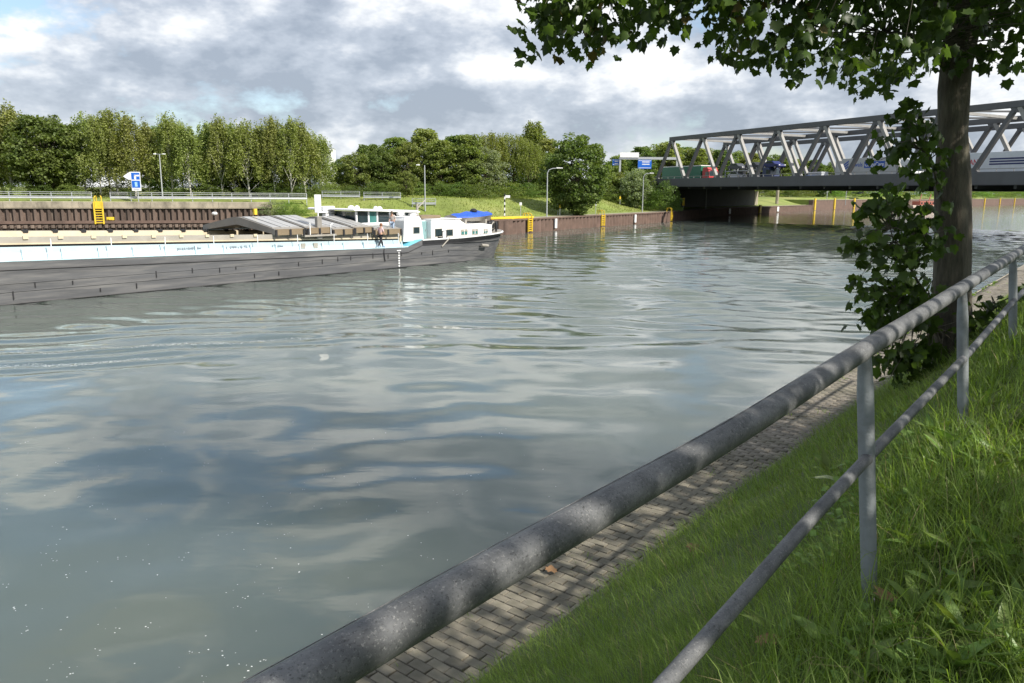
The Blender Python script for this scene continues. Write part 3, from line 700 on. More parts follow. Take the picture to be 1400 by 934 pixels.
# ------------------------------------------------------------------ railing
def m_rail_():
    m = bpy.data.materials.new('weathered_zinc'); m.use_nodes = True; t = m.node_tree; t.nodes.clear()
    tcn = N(t, 'ShaderNodeTexCoord'); v = tcn.outputs['Object']
    vs = vadd(t, v, (0, 0, 0), (0.45, 1, 1))
    base = mixc(t, ramp(t, noise(t, vs, 5.5, 7, 0.62), [(0.3, 0.0), (0.72, 1.0)]), (0.075, 0.079, 0.083), (0.205, 0.208, 0.208))
    base = mixc(t, math_n(t, 'MULTIPLY', ramp(t, noise(t, vadd(t, v, (4, 2, 2), (0.6, 1, 1)), 14, 7, 0.7), [(0.46, 0.0), (0.66, 1.0)]), 0.75), base, (0.055, 0.058, 0.06))
    base = mixc(t, math_n(t, 'MULTIPLY', ramp(t, noise(t, vadd(t, v, (9, 5, 1)), 55, 4, 0.7), [(0.62, 0.0), (0.70, 1.0)]), 0.8), base, (0.025, 0.026, 0.026))
    base = mixc(t, math_n(t, 'MULTIPLY', ramp(t, noise(t, vadd(t, v, (1, 5, 6)), 38, 5, 0.7), [(0.63, 0.0), (0.74, 1.0)]), 0.55), base, (0.36, 0.36, 0.33))
    base = mixc(t, math_n(t, 'MULTIPLY', ramp(t, noise(t, vadd(t, v, (2, 8, 4)), 170, 4, 0.75), [(0.55, 0.0), (0.66, 1.0)]), 0.75), base, (0.022, 0.023, 0.024))
    base = mixc(t, math_n(t, 'MULTIPLY', ramp(t, noise(t, vadd(t, v, (7, 3, 9)), 120, 5, 0.75), [(0.56, 0.0), (0.68, 1.0)]), 0.6), base, (0.34, 0.34, 0.32))
    b = N(t, 'ShaderNodeBsdfPrincipled'); t.links.new(base, b.inputs['Base Color']); b.inputs['Metallic'].default_value = 0.15
    b.inputs['Roughness'].default_value = 0.62
    bn = N(t, 'ShaderNodeBump'); bn.inputs['Strength'].default_value = 0.5; bn.inputs['Distance'].default_value = 0.003
    t.links.new(noise(t, v, 60, 6, 0.7), bn.inputs['Height']); t.links.new(bn.outputs[0], b.inputs['Normal'])
    o = N(t, 'ShaderNodeOutputMaterial'); t.links.new(b.outputs[0], o.inputs[0]); return m
m_rail = m_rail_()
m_post = mat('grey_painted_post', (0.215, 0.235, 0.245), 0.55, 0.1, var=0.12, scale=5, dirt=(0.09, 0.09, 0.085), dirt_amt=0.55, dirt_scale=6, bump=0.25, bscale=60)
railing = empty('railing', W(0, 0, 0), ROTC, 'weathered grey tubular steel railing along the grassy near bank', 'railing')
zt = lambda t: 4.90 + 0.0251 * (t - 3.73)
ts = np.arange(-4, 16.6, 0.4)
g = np.random.default_rng(2)
MB().tube([(t, 0.91 + 0.045 * min(1.3, max(0, (2.2 - t) / 1.6)) + 0.0018 * math.sin(t * 1.9), zt(t) + 0.002 * math.sin(t * 1.3)) for t in ts], 0.0435, 28).build('top_rail', m_rail, railing, smooth=True)
for t in (6.28,):
    MB().tube([(t - 0.05, 0.91, zt(t - 0.05)), (t - 0.045, 0.91, zt(t)), (t + 0.045, 0.91, zt(t)), (t + 0.05, 0.91, zt(t + 0.05))], [0.0455, 0.0475, 0.0475, 0.0455], 28).build('pipe_sleeve', m_rail, railing, smooth=True)
MB().tube([(t, 0.91 + 0.045 * min(1.3, max(0, (2.2 - t) / 1.6)) + 0.0018 * math.sin(t * 1.9) + 0.0452 * math.sin(0.5 + 0.25 * math.sin(t * 2.3)), zt(t) + 0.002 * math.sin(t * 1.3) + 0.0452 * math.cos(0.5 + 0.25 * math.sin(t * 2.3))) for t in np.arange(-1, 9, 0.1)], 0.0011, 5).build('weld_seam', m_rail, railing)
zl = lambda t: float(np.interp(t, [-4, 1.8, 2.9, 3.74, 6.3, 8.9, 14], [4.14, 4.285, 4.36, 4.395, 4.465, 4.60, 4.75]))
PT = [-2.6, 0.15, 3.73, 6.2, 8.9, 11.4, 13.9]
MB().tube([(t, 0.85, zl(t)) for t in np.arange(-4, 16.6, 0.3)], 0.026, 20).build('lower_rail', m_rail, railing, smooth=True)
for t in PT:
    zg = float(near_height(t, -0.79)) - 0.25; z1 = zt(t)
    yy_ = lambda z: 0.91 - 0.108 * (z1 - z)
    prof = [(yy_(zg), zg, 0.036), (yy_(zl(t)), zl(t), 0.037), (yy_(z1 - 0.2), z1 - 0.2, 0.037), (yy_(z1 - 0.07), z1 - 0.07, 0.031), (yy_(z1 - 0.03), z1 - 0.03, 0.029)]
    o = MB().tube([(t, y, z) for y, z, r in prof], [r for y, z, r in prof], 20).build('post', m_post, railing, smooth=True)
    for s in (-1, 1): MB().tube([(t + s * 0.028, 0.85, zl(t + s * 0.028)), (t + s * 0.042, 0.85, zl(t + s * 0.042))], [0.029, 0.0265], 16).build('weld_collar', m_rail, o, smooth=True)

# ------------------------------------------------------------------ the maple by the railing
def maple():
    g = np.random.default_rng(21)
    base = np.array([5.80, 10.07]); zb = float(near_height(11.5, -1.76))
    tree = empty('maple_tree', (0, 0, 0), 0, 'large maple with a dark trunk and overhanging branches, just behind the railing', 'tree')
    tp = [(5.86, 10.07, zb - 0.3), (5.83, 10.07, zb + 0.05), (5.80, 10.07, zb + 0.45), (5.755, 10.07, 4.5), (5.69, 10.08, 5.2), (5.625, 10.1, 5.8), (5.55, 10.1, 6.35), (5.505, 10.1, 6.9), (5.51, 10.1, 7.4), (5.56, 10.12, 8.0), (5.6, 10.2, 8.8), (5.55, 10.3, 10), (5.5, 10.4, 11.5), (5.6, 10.4, 13)]
    tr = [0.36, 0.29, 0.245, 0.222, 0.21, 0.20, 0.18, 0.17, 0.175, 0.20, 0.16, 0.13, 0.10, 0.05]
    mb = MB().tube(tp, tr, 22)
    mb.v = [(x + 0.018 * math.sin(7 * z + 5 * math.atan2(y - 10.08, x - 5.65)) + 0.03 * math.exp(-((z - 5.45) / 0.16) ** 2) * (1 if x < 5.62 else 0.2) * (-1 if x < 5.62 else 1), y + 0.016 * math.sin(9 * z + x * 30), z) for x, y, z in mb.v]
    mb.build('trunk', m_bark, tree, smooth=True)
    limbs = []
    def limb(pts, r0_, r1_, name='limb', n=10):
        pts = [np.array(p, float) for p in pts]; out = []
        for i in range(len(pts) - 1):
            for k in np.linspace(0, 1, 5)[:-1]: out.append(pts[i] * (1 - k) + pts[i + 1] * k + g.normal(0, 0.015, 3))
        out.append(pts[-1]); limbs.extend(out[3:])
        MB().tube(out, list(np.linspace(r0_, r1_, len(out))), n).build(name, m_bark, tree, smooth=True)
    limb([(5.52, 10.1, 7.5), (4.6, 9.9, 8.2), (3.2, 9.4, 8.65), (1.8, 9.0, 8.7), (0.7, 8.7, 8.55)], 0.10, 0.02)
    limb([(5.56, 10.1, 7.9), (4.9, 10.9, 8.6), (3.9, 11.7, 9.2), (2.6, 12.0, 9.5)], 0.09, 0.02)
    limb([(5.58, 10.1, 8.2), (5.0, 9.0, 8.7), (4.2, 7.9, 8.9), (3.4, 7.2, 8.8)], 0.08, 0.02)
    limb([(5.5, 10.1, 7.0), (4.9, 9.7, 7.45), (4.3, 9.5, 7.45)], 0.045, 0.012)
    limb([(5.6, 10.15, 8.5), (6.6, 9.8, 8.9), (7.6, 9.6, 8.7)], 0.07, 0.015)
    limb([(5.6, 10.2, 8.8), (6.5, 10.9, 9.6), (7.6, 11.5, 10.2)], 0.07, 0.02)
    limb([(5.55, 10.3, 10), (4.6, 9.6, 11), (3.6, 9.2, 11.5)], 0.06, 0.015)
    limb([(5.55, 10.3, 10.4), (6.6, 9.4, 11.2), (7.3, 8.6, 11.6)], 0.06, 0.015)
    # low shoots on the water side of the trunk
    limb([(5.50, 10.02, 5.5), (5.2, 9.75, 5.85), (4.95, 9.65, 6.15)], 0.022, 0.006, 'shoot', 6)
    limb([(5.50, 10.02, 5.3), (5.05, 9.8, 5.3), (4.7, 9.6, 5.15)], 0.02, 0.006, 'shoot', 6)
    limb([(5.66, 10.0, 3.9), (5.2, 9.7, 4.4), (4.75, 9.5, 4.9), (4.55, 9.4, 5.2)], 0.024, 0.006, 'shoot', 6)
    limb([(5.66, 9.95, 3.7), (5.3, 9.6, 4.0), (4.8, 9.4, 4.3)], 0.02, 0.006, 'shoot', 6)
    limb([(5.95, 9.95, 3.8), (6.2, 9.8, 4.2), (6.5, 9.8, 4.45)], 0.016, 0.005, 'shoot', 6)
    P = []; S = []
    def clump(c, n, rad, s0=0.095, s1=0.15):
        for _ in range(n):
            P.append(c + np.clip(g.normal(0, 1, 3), -1.5, 1.5) * rad * np.array([1, 1, 0.75])); S.append(g.uniform(s0, s1))
    bx_ = [715, 740, 770, 800, 830, 860, 890, 920, 945, 962, 972, 984, 1000, 1040, 1080, 1110, 1130, 1150, 1168, 1190, 1215, 1240, 1270, 1300]
    by_ = [-5, 50, 70, 58, 50, 46, 40, 38, 20, -8, -15, 38, 66, 76, 80, 84, 78, 92, 104, 122, 116, 100, 84, 72]
    cl = []
    for px in np.arange(738, 1300, 12.5):
        yb = np.interp(px, bx_, by_)
        y = yb
        while y > -330:
            if g.uniform() > (0.30 if y > yb - 40 else 0.2):
                Y = g.uniform(7.6, 10.8) if px > 900 else g.uniform(7.6, 9.6)
                c = at(px + g.normal(0, 5), y + g.normal(0, 5), Y); cl.append(c); clump(c, 11 if y > yb - 26 else 14, 0.16, 0.08, 0.14)
            y -= 24
    for px, py, w, h, n, Y0, Y1 in ((1248, 178, 26, 24, 20, 9.3, 9.9), (1222, 205, 20, 16, 9, 9.3, 9.8), (1268, 215, 14, 26, 12, 9.4, 10), (1240, 152, 16, 8, 5, 9.3, 9.8), (1255, 245, 20, 10, 6, 9.5, 10),
                                   (1195, 285, 24, 12, 12, 9.2, 9.6), (1235, 290, 34, 22, 24, 9.2, 9.9), (1255, 330, 26, 28, 30, 9.2, 9.9), (1205, 345, 24, 22, 14, 9.2, 9.6), (1172, 330, 14, 10, 4, 9.2, 9.5), (1185, 400, 14, 22, 9, 9.2, 9.5),
                                   (1225, 400, 24, 30, 28, 9.2, 9.8), (1258, 420, 18, 34, 26, 9.3, 9.9), (1215, 455, 18, 20, 14, 9.2, 9.7), (1240, 485, 26, 18, 22, 9.2, 9.7), (1275, 480, 16, 18, 12, 9.4, 9.9), (1262, 512, 24, 7, 8, 9.2, 9.6), (1220, 505, 12, 12, 5, 9.2, 9.6),
                                   (1332, 450, 16, 22, 12, 9.5, 10.1), (1355, 425, 14, 12, 7, 9.4, 10), (1312, 490, 10, 14, 5, 9.5, 9.8), (1385, 395, 8, 6, 3, 9.4, 9.8),
                                   (1350, 20, 30, 30, 40, 9.0, 11.0), (1375, 70, 22, 18, 16, 9.0, 10.2), (1390, 20, 16, 26, 16, 9, 10.5), (1345, 85, 8, 10, 4, 9.3, 9.6), (1320, -30, 40, 20, 30, 9, 11), (1395, -40, 50, 50, 60, 8.6, 11)):
        for _ in range(n):
            c = at(px + g.normal(0, w * 0.62), py + g.normal(0, h * 0.62), g.uniform(Y0, Y1)); cl.append(c)
            clump(c, 4 if py > 250 else 3, 0.11, 0.085, 0.15)
    # the rest of the crown, above the picture
    lb_ = np.array(limbs)
    for _ in range(760):
        while True:
            v = g.normal(0, 1, 3); v /= np.linalg.norm(v); v *= g.uniform(0.45, 1) ** 0.5
            c = np.array([5.0, 9.9, 11.0]) + v * np.array([4.6, 3.6, 3.6])
            px, py, dp = project(c[None])
            if py[0] < -75 and px[0] > 705 or dp[0] < 0.5: break
        clump(c, 9, 0.2, 0.12, 0.19)
    P = np.array(P); S = np.array(S)
    br = (g.uniform(0, 1, len(P)) < 0.05) & (np.arange(len(P)) < 6000)
    V, F = scatter_leaves(P[~br], S[~br], g); link_mesh('crown', np_mesh('crown', V, None, F), l_maple, tree)
    V, F = scatter_leaves(P[br], S[br], g); tag(link_mesh('autumn_leaves', np_mesh('autumn_leaves', V, None, F), l_autumn, tree), 'scattered browning leaves in the crown')
    tw = MB()
    for c in cl:
        dd = np.linalg.norm(lb_ - c, axis=1); j = int(np.argmin(dd))
        if dd[j] < 2.2 and g.uniform() < 0.55:
            mid = (lb_[j] + c) / 2 + np.array([0, 0, 0.08]) + g.normal(0, 0.05, 3)
            tw.tube([lb_[j], mid, c], [0.009, 0.006, 0.003], 4, False)
    tag(tw.build('twigs', m_bark, tree), kind='stuff')
maple()
def shade_tree(t, d, seed, label, rad=4.4, top=10.5, z0=1.6, n=620):
    g = np.random.default_rng(seed); zb = float(near_height(t, d)); x, y, _ = W(t, d)
    tree = empty('maple_tree', (x, y, zb), 0, label, 'tree', 'maples on the bank above the railing')
    MB().tube([(0, 0, -0.3), (0, 0, 0.3), (0.05, 0.05, 2.2), (0, 0.1, 4.5), (0.1, 0, 7), (0.1, 0, 9)], [0.36, 0.27, 0.22, 0.18, 0.11, 0.04], 14).build('trunk', m_bark, tree, smooth=True)
    for k in range(7):
        a = k * 2.4 + seed; z = 2.4 + 0.6 * k
        MB().tube([(0, 0, z), (1.2 * math.cos(a), 1.2 * math.sin(a), z + 0.8), (3.0 * math.cos(a), 3.0 * math.sin(a), z + 1.5)], [0.08, 0.05, 0.015], 7).build('limb', m_bark, tree)
    P = []; S = []
    for _ in range(n):
        v = g.normal(0, 1, 3); v /= np.linalg.norm(v); v *= g.uniform(0.25, 1) ** 0.5
        c = np.array([0, 0, (z0 + top) / 2]) + v * np.array([rad, rad, (top - z0) / 2])
        for _ in range(9): P.append(c + g.normal(0, 0.26, 3)); S.append(g.uniform(0.14, 0.22))
    V, F = scatter_leaves(np.array(P), np.array(S), g); link_mesh('crown', np_mesh('crown', V, None, F), l_maple, tree)
shade_tree(2.6, 5.6, 1, 'maple standing uphill behind the camera, shading the near railing', 4.0, 6.2, 1.0, 330)
shade_tree(8.8, 6.4, 2, 'maple uphill right of the picture, shading the far railing posts', 3.6, 6.0, 1.0, 240)
shade_tree(12.4, 7.6, 3, 'unseen tall maple added uphill to the right to shade the trunk by the railing', 3.1, 12.2, 6.6, 520)  # out-of-view tree added so that its high crown shades the trunk

# broad-leaved weeds and fallen leaves on the near bank
WL = []
for i in range(6):
    k = i / 5; w = 0.16 * math.sin(PI * (0.08 + 0.9 * k) ** 0.85) * (1 + 0.1 * math.sin(9 * k)); WL += [(-w, k, 0.03 + 0.25 * k - 0.42 * k * k), (0, k, 0.0 + 0.25 * k - 0.42 * k * k), (w, k, 0.03 + 0.25 * k - 0.42 * k * k)]
WF = []
for i in range(5):
    a = 3 * i; WF += [(a, a + 1, a + 4, a + 3), (a + 1, a + 2, a + 5, a + 4)]
weed_me = np_mesh('leaf', WL, WF, smooth=True); weed_me.materials.append(l_weed)
wg = np.random.default_rng(9)
spots = []
for px, py in ((1290, 640), (1340, 600), (1385, 650), (1330, 690), (1375, 720), (1260, 760), (1320, 780), (1380, 800), (1250, 850), (1310, 880), (1370, 890), (1200, 880), (1140, 900), (1225, 690), (1130, 650), (1345, 560), (1390, 590), (1060, 880), (1275, 600), (1390, 930), (1300, 930), (1310, 620), (1360, 630), (1300, 665), (1350, 660), (1395, 690), (1270, 650), (1240, 620), (1360, 760), (1290, 820), (1340, 840), (1395, 860), (1180, 930), (1240, 930)):
    q = ray(px, py)
    for s in np.linspace(0.0005, 0.02, 600):
        p = np.array([0, 0, CZ]) + q * s; t_ = p[:2] @ T; d_ = p[:2] @ D
        if p[2] < near_height(t_, d_): spots.append((p, t_, d_)); break
for i, (p, t_, d_) in enumerate(spots):
    pl = empty('weed_plant', (p[0], p[1], float(near_height(t_, d_)) - 0.01), wg.uniform(0, 6), 'broad-leaved green weed growing in the grass right of the railing', 'weed', 'broad-leaved weeds in the bank grass')
    for k in range(int(wg.integers(5, 9))):
        s = wg.uniform(0.13, 0.24)
        link_mesh('leaf', weed_me, None, pl, (0, 0, 0.03), (wg.uniform(0.35, 1.15), wg.normal(0, 0.25), k * 2.4 + wg.normal(0, 0.3)), (s, s, s))
fl = np_mesh('fallen_leaf', LEAF, None, LEAF_F); fl.materials.append(mat('dry_leaf', (0.23, 0.13, 0.06), 0.8, var=0.3, scale=8))
fl2 = np_mesh('fallen_leaf', LEAF, None, LEAF_F); fl2.materials.append(mat('pale_leaf', (0.30, 0.34, 0.16), 0.7, var=0.2, scale=8))
for i, (px, py, m_, lab) in enumerate(((754, 784, fl, 'brown fallen leaf on the pavers beside the railing'), (744, 771, fl2, 'pale green fallen leaf on the pavers beside the railing'), (1043, 873, fl, 'brown curled leaf in the grass below the lower rail'), (942, 752, fl, 'brown leaf in the grass halfway down the slope'), (1222, 824, fl, 'brown leaf at the foot of the near post'), (1135, 654, fl2, 'large pale leaf lying on the slope beside the near post'))):
    q = ray(px, py)
    for s in np.linspace(0.0005, 0.02, 2000):
        p = np.array([0, 0, CZ]) + q * s; t_ = p[:2] @ T; d_ = p[:2] @ D
        zz = float(near_height(t_, d_)) + 0.07 if d_ > -3.6 else 1.945
        if p[2] < zz: break
    k_ = 0.2 if i == 5 else 0.11
    tag(link_mesh('fallen_leaf', m_, None, None, (p[0], p[1], zz + 0.02), (0.25, 0.2, i * 1.7), (k_,) * 3), lab, 'leaf', 'fallen leaves')

# ------------------------------------------------------------------ far trees
def crown_clumps(kind, g, H):
    C_ = []
    if kind == 'round':
        for _ in range(150):
            v = g.normal(0, 1, 3); v /= np.linalg.norm(v); v *= g.uniform(0.3, 1) ** 0.45
            k = 1 + 0.16 * math.sin(3 * math.atan2(v[1], v[0]) + 2 * v[2])
            C_.append((np.array([0, 0, 0.53 * H]) + v * np.array([0.37 * H * k, 0.37 * H * k, 0.45 * H]), 0.06 * H))
    elif kind == 'dense':
        for _ in range(230):
            v = g.normal(0, 1, 3); v /= np.linalg.norm(v); v *= g.uniform(0.35, 1) ** 0.4
            k = 1 + 0.08 * math.sin(3 * math.atan2(v[1], v[0]) + 2 * v[2])
            C_.append((np.array([0, 0, 0.50 * H]) + v * np.array([0.37 * H * k, 0.37 * H * k, 0.47 * H]), 0.06 * H))
    elif kind == 'bush':
        for _ in range(75):
            v = g.normal(0, 1, 3); v /= np.linalg.norm(v); v *= g.uniform(0.2, 1) ** 0.5; v[2] = abs(v[2]) * 1.0
            C_.append((np.array([0, 0, 0.06 * H]) + v * np.array([0.62 * H, 0.62 * H, 0.9 * H]), 0.10 * H))
    elif kind == 'poplar':
        for _ in range(80):
            z = g.uniform(0.2, 1) * H; rr = 0.16 * H * math.sin(PI * min(1, (z / H) ** 1.1 * 0.93 + 0.05)) ** 0.7; a = g.uniform(0, 6.28); q = g.uniform(0.2, 1) ** .5
            C_.append((np.array([math.cos(a) * rr * q, math.sin(a) * rr * q, z * 0.96]), 0.045 * H))
    elif kind == 'tall':
        for _ in range(130):
            z = (0.14 + 0.84 * g.uniform(0, 1) ** 0.85) * H; k = (z / H - 0.14) / 0.86
            rr = 0.27 * H * (math.sin(PI * (0.12 + 0.84 * k)) ** 0.6) * g.uniform(0.75, 1.15); a = g.uniform(0, 6.28); q = g.uniform(0.25, 1) ** .5
            C_.append((np.array([math.cos(a) * rr * q, math.sin(a) * rr * q, z]), 0.055 * H))
    return C_
def far_tree_meshes(kind, seed):
    g = np.random.default_rng(seed + 100); P = []; S = []; H = 12.0
    trunk = MB(); ends = []
    lean = g.normal(0, 0.03, 2)
    if kind in ('birch', 'willow'):
        nb_ = 135 if kind == 'birch' else 150
        for _ in range(nb_):
            if kind == 'birch':
                z = (0.30 + 0.68 * g.uniform(0, 1) ** 0.8) * H; k = (z / H - 0.3) / 0.7
                rr = 0.235 * H * (1.02 - k) ** 0.55 * g.uniform(0.25, 1.12)
            else:
                v = g.uniform(0, 1); z = (0.55 + 0.42 * v) * H; rr = 0.42 * H * math.sqrt(max(0, 1 - (v * 0.97) ** 2)) * g.uniform(0.4, 1.05)
            a = g.uniform(0, 6.28); top = np.array([math.cos(a) * rr + lean[0] * z, math.sin(a) * rr + lean[1] * z, z]); ends.append(top)
            for _s in range(3 if kind == 'birch' else 3):
                Ls = g.uniform(0.06, 0.20) * H * (1 if kind == 'birch' else 1.3); st = top + g.normal(0, 0.35, 3)
                m = int(9 + Ls * 8)
                for i in range(m):
                    q = i / m; P.append(st + np.array([math.cos(a) * 0.35 * q, math.sin(a) * 0.35 * q, 0.25 - Ls * q]) + g.normal(0, 0.13, 3)); S.append(g.uniform(0.17, 0.30))
    else:
        for c, r_ in crown_clumps(kind, g, H):
            ends.append(c); m = int(70)
            v = g.normal(0, 1, (m, 3)); v /= np.linalg.norm(v, axis=1)[:, None]; v *= (g.uniform(0.25, 1, m) ** 0.4)[:, None]
            P += list(c + v * r_ * np.array([1.35, 1.35, 0.8])); S += list(g.uniform(0.24, 0.46, m))
    P = np.array(P); S = np.array(S)
    P[:, 2] = np.maximum(P[:, 2], 0.15)
    V, F = scatter_leaves(P, S, g, 0.5, DIA * np.array([1.35, 1, 1]), DIA_F, 0.8)
    crown = np_mesh('crown', V, None, F)
    th = {'birch': 0.92, 'willow': 0.7, 'bush': 0.35}.get(kind, 0.78) * H
    r_ = {'birch': 0.115, 'bush': 0.06}.get(kind, 0.20)
    pts = []
    for i in range(9):
        k = i / 8; pts.append((lean[0] * th * k + 0.12 * math.sin(k * 5 + seed), lean[1] * th * k + 0.12 * math.cos(k * 4 + seed), -0.4 + (th + 0.4) * k))
    trunk.tube(pts, [r_ * (1.25 - 1.1 * i / 8) for i in range(9)], 8)
    for c in ends[::5]:
        k = min(0.9, max(0.15, c[2] / th * 0.62)); j = int(k * 8); q = np.array(pts[j])
        trunk.tube([q, (q + c) / 2 + np.array([0, 0, 0.25]), c], [r_ * 0.4, r_ * 0.25, 0.02], 5, False)
    return trunk.mesh('trunk', True), crown
TM = {}
def far_tree(kind, lm, px, Y, top, label, name, group, var=0, wide=1.0, ztop=None, base=None, rz=None):
    key = (kind, var, lm.name)
    if key not in TM:
        a, b = far_tree_meshes(kind, var * 7 + {'birch': 0, 'willow': 1, 'round': 2, 'bush': 3, 'poplar': 4, 'tall': 5, 'dense': 6}[kind]); a.materials.append(m_birchbark if kind == 'birch' else m_bark_far); b.materials.append(lm); TM[key] = (a, b)
    x = X_at(px, Y); zb = fz(x, Y) if base is None else base
    if zb < 0: zb = 4.5
    zt_ = at(px, top, Y)[2]; s = (zt_ - zb) / 12.2
    if kind == 'bush': s = (zt_ - zb) / 12.4
    o = empty(name, (x, Y, zb - 0.05), random.uniform(0, 6.28) if rz is None else rz, label, 'tree' if kind != 'bush' else 'bush', group, scale=(s * wide, s * wide, s))
    link_mesh('trunk', TM[key][0], None, o); link_mesh('crown', TM[key][1], None, o)
    return o
TENS = ['', '', 'twenty', 'thirty']
ORD = ['first', 'second', 'third', 'fourth', 'fifth', 'sixth', 'seventh', 'eighth', 'ninth', 'tenth', 'eleventh', 'twelfth', 'thirteenth', 'fourteenth', 'fifteenth', 'sixteenth', 'seventeenth', 'eighteenth', 'nineteenth', 'twentieth', 'twenty-first', 'twenty-second']
birch_front = [(-14, 119, 152), (14, 121, 142), (118, 122, 150), (137, 119, 158), (163, 121, 150), (186, 119, 158), (206, 122, 166), (236, 121, 151), (262, 119, 172), (284, 122, 167), (303, 120, 160), (322, 122, 168), (341, 120, 160), (358, 122, 171), (377, 121, 160), (398, 120, 163), (419, 122, 166), (439, 124, 182)]
for i, (px, Y, top) in enumerate(birch_front):
    far_tree('birch', l_birch, px, Y, top, ORD[i] + ' birch from the left edge in the front row behind the quay', 'birch_tree', 'birches behind the quay', i % 5, 1.0 + 0.12 * math.sin(i * 1.7))
for i, (px, Y, top) in enumerate(sorted([(90, 130, 165), (150, 131, 168), (220, 131, 172), (250, 133, 166), (295, 131, 176), (335, 134, 170), (385, 131, 172), (425, 134, 178), (40, 131, 158), (5, 130, 160)], key=lambda a: a[0])):
    far_tree('birch' if i % 2 else 'tall', l_birch if i % 2 else l_dark, px, Y, top, ORD[i] + ' tree from the left in the back row behind the quay birches', 'broadleaf_tree', 'back row behind the quay birches', 5 + i % 3, 1.15)
far_tree('dense', l_dark, 66, 120, 148, 'dense dark maple between the leftmost birches', 'maple_tree', 'trees behind the quay', 1, 1.05)
far_tree('round', l_dark, 340, 127, 205, 'low dark tree behind the right-hand birches', 'broadleaf_tree', 'trees behind the quay', 2, 1.3)
for i, (px, Y, top, wd) in enumerate(sorted([(28, 116, 236, 1.5), (62, 116.5, 241, 1.6), (98, 117, 239, 1.6), (128, 115, 258, 1.2), (175, 119, 246, 1.6), (205, 118, 250, 1.6), (240, 119, 243, 1.7), (290, 119, 240, 1.7), (327, 120, 245, 1.6), (372, 120, 238, 1.8), (410, 120, 240, 1.6), (447, 121, 238, 1.8), (-10, 117, 238, 1.6), (150, 121, 240, 1.7), (265, 124, 234, 1.8), (310, 125, 232, 1.8), (350, 126, 228, 2.0), (392, 125, 230, 1.9), (430, 126, 232, 1.9), (225, 125, 236, 1.8), (185, 125, 234, 1.8), (110, 125, 232, 1.9)], key=lambda a: a[0])):
    far_tree('bush', l_dark if i % 3 else l_mid, px, Y, top + (9 if Y < 121.5 else 4), ORD[i] + ' low green shrub from the left in the undergrowth beneath the quay birches', 'shrub', 'shrubs under the quay birches', i % 3, wd)
for i, (px, Y, top, wd, lm, lab) in enumerate([(372, 110.5, 271, 1.7, l_grey, 'grey-green bush at the right end of the rusty quay wall'), (395, 110, 272, 1.5, l_bush, 'bright green bush just right of the grey-green one at the wall end'), (412, 109, 276, 1.6, l_bush, 'low fresh green bush left of the white board on the barge')]):
    far_tree('bush', lm, px, Y, top, lab, 'shrub', 'bushes at the end of the quay wall', i, wd, base=2.0)
mid = [(468, 136, 214, 'round', l_dark, 1.0), (486, 131, 204, 'round', l_mid, 1.0), (505, 140, 196, 'tall', l_dark, 1.1), (522, 133, 198, 'round', l_dark, 1.0), (543, 142, 186, 'tall', l_mid, 1.2), (560, 134, 192, 'round', l_mid, 0.95), (583, 141, 174, 'tall', l_birch, 1.1), (603, 134, 190, 'tall', l_mid, 1.2),
       (622, 142, 184, 'tall', l_dark, 1.1), (640, 135, 182, 'tall', l_mid, 1.1), (664, 131, 196, 'round', l_grey, 0.95), (672, 143, 180, 'willow', l_yell, 0.9), (704, 137, 182, 'willow', l_yell, 1.0), (722, 133, 192, 'willow', l_yell, 0.85), (731, 160, 166, 'birch', l_yell, 1.2), (748, 150, 188, 'tall', l_birch, 1.0), (752, 138, 205, 'round', l_dark, 0.9)]
mid.sort(key=lambda a: a[0])
for i, (px, Y, top, kd, lm, wd) in enumerate(mid):
    Y += 14 if px > 685 else (6 if px > 640 else 0)
    nm = {'willow': 'willow_tree', 'poplar': 'poplar_tree'}.get(kd, 'broadleaf_tree')
    far_tree(kd, lm, px, Y, top, ORD[i] + ' tree from the left in the wood behind the ' + ('wheelhouse and stern' if px < 690 else 'grass right of the stern'), nm, 'trees of the wood behind the barge stern', 1 + i % 3, wd)
for i, (px, Y, top, wd) in enumerate(sorted([(458, 128, 246, 1.5), (480, 127, 250, 1.5), (515, 128, 246, 1.7), (535, 129, 244, 1.6), (570, 129, 246, 1.6), (600, 130, 244, 1.7), (625, 129, 246, 1.7), (655, 128, 240, 1.8), (690, 140, 244, 1.9), (715, 143, 246, 1.8), (740, 146, 247, 1.8), (760, 148, 249, 1.6), (500, 133, 238, 2.0), (555, 134, 236, 2.0), (615, 136, 236, 2.0), (645, 137, 236, 2.0)], key=lambda a: a[0])):
    far_tree('bush', l_dark if i % 2 else l_mid, px, Y, top, ORD[i] + ' low green shrub from the left at the foot of the wood behind the stern', 'shrub', 'shrubs at the foot of the wood', i % 3, wd)
far_tree('round', l_mid, 556, 118, 232, 'small leafy tree standing alone on the bank beside the lamp post', 'broadleaf_tree', None, 3, 0.95)
far_tree('dense', l_dark, 787, 127, 178, 'big round dark green maple on the far bank', 'maple_tree', None, 4, 1.06)
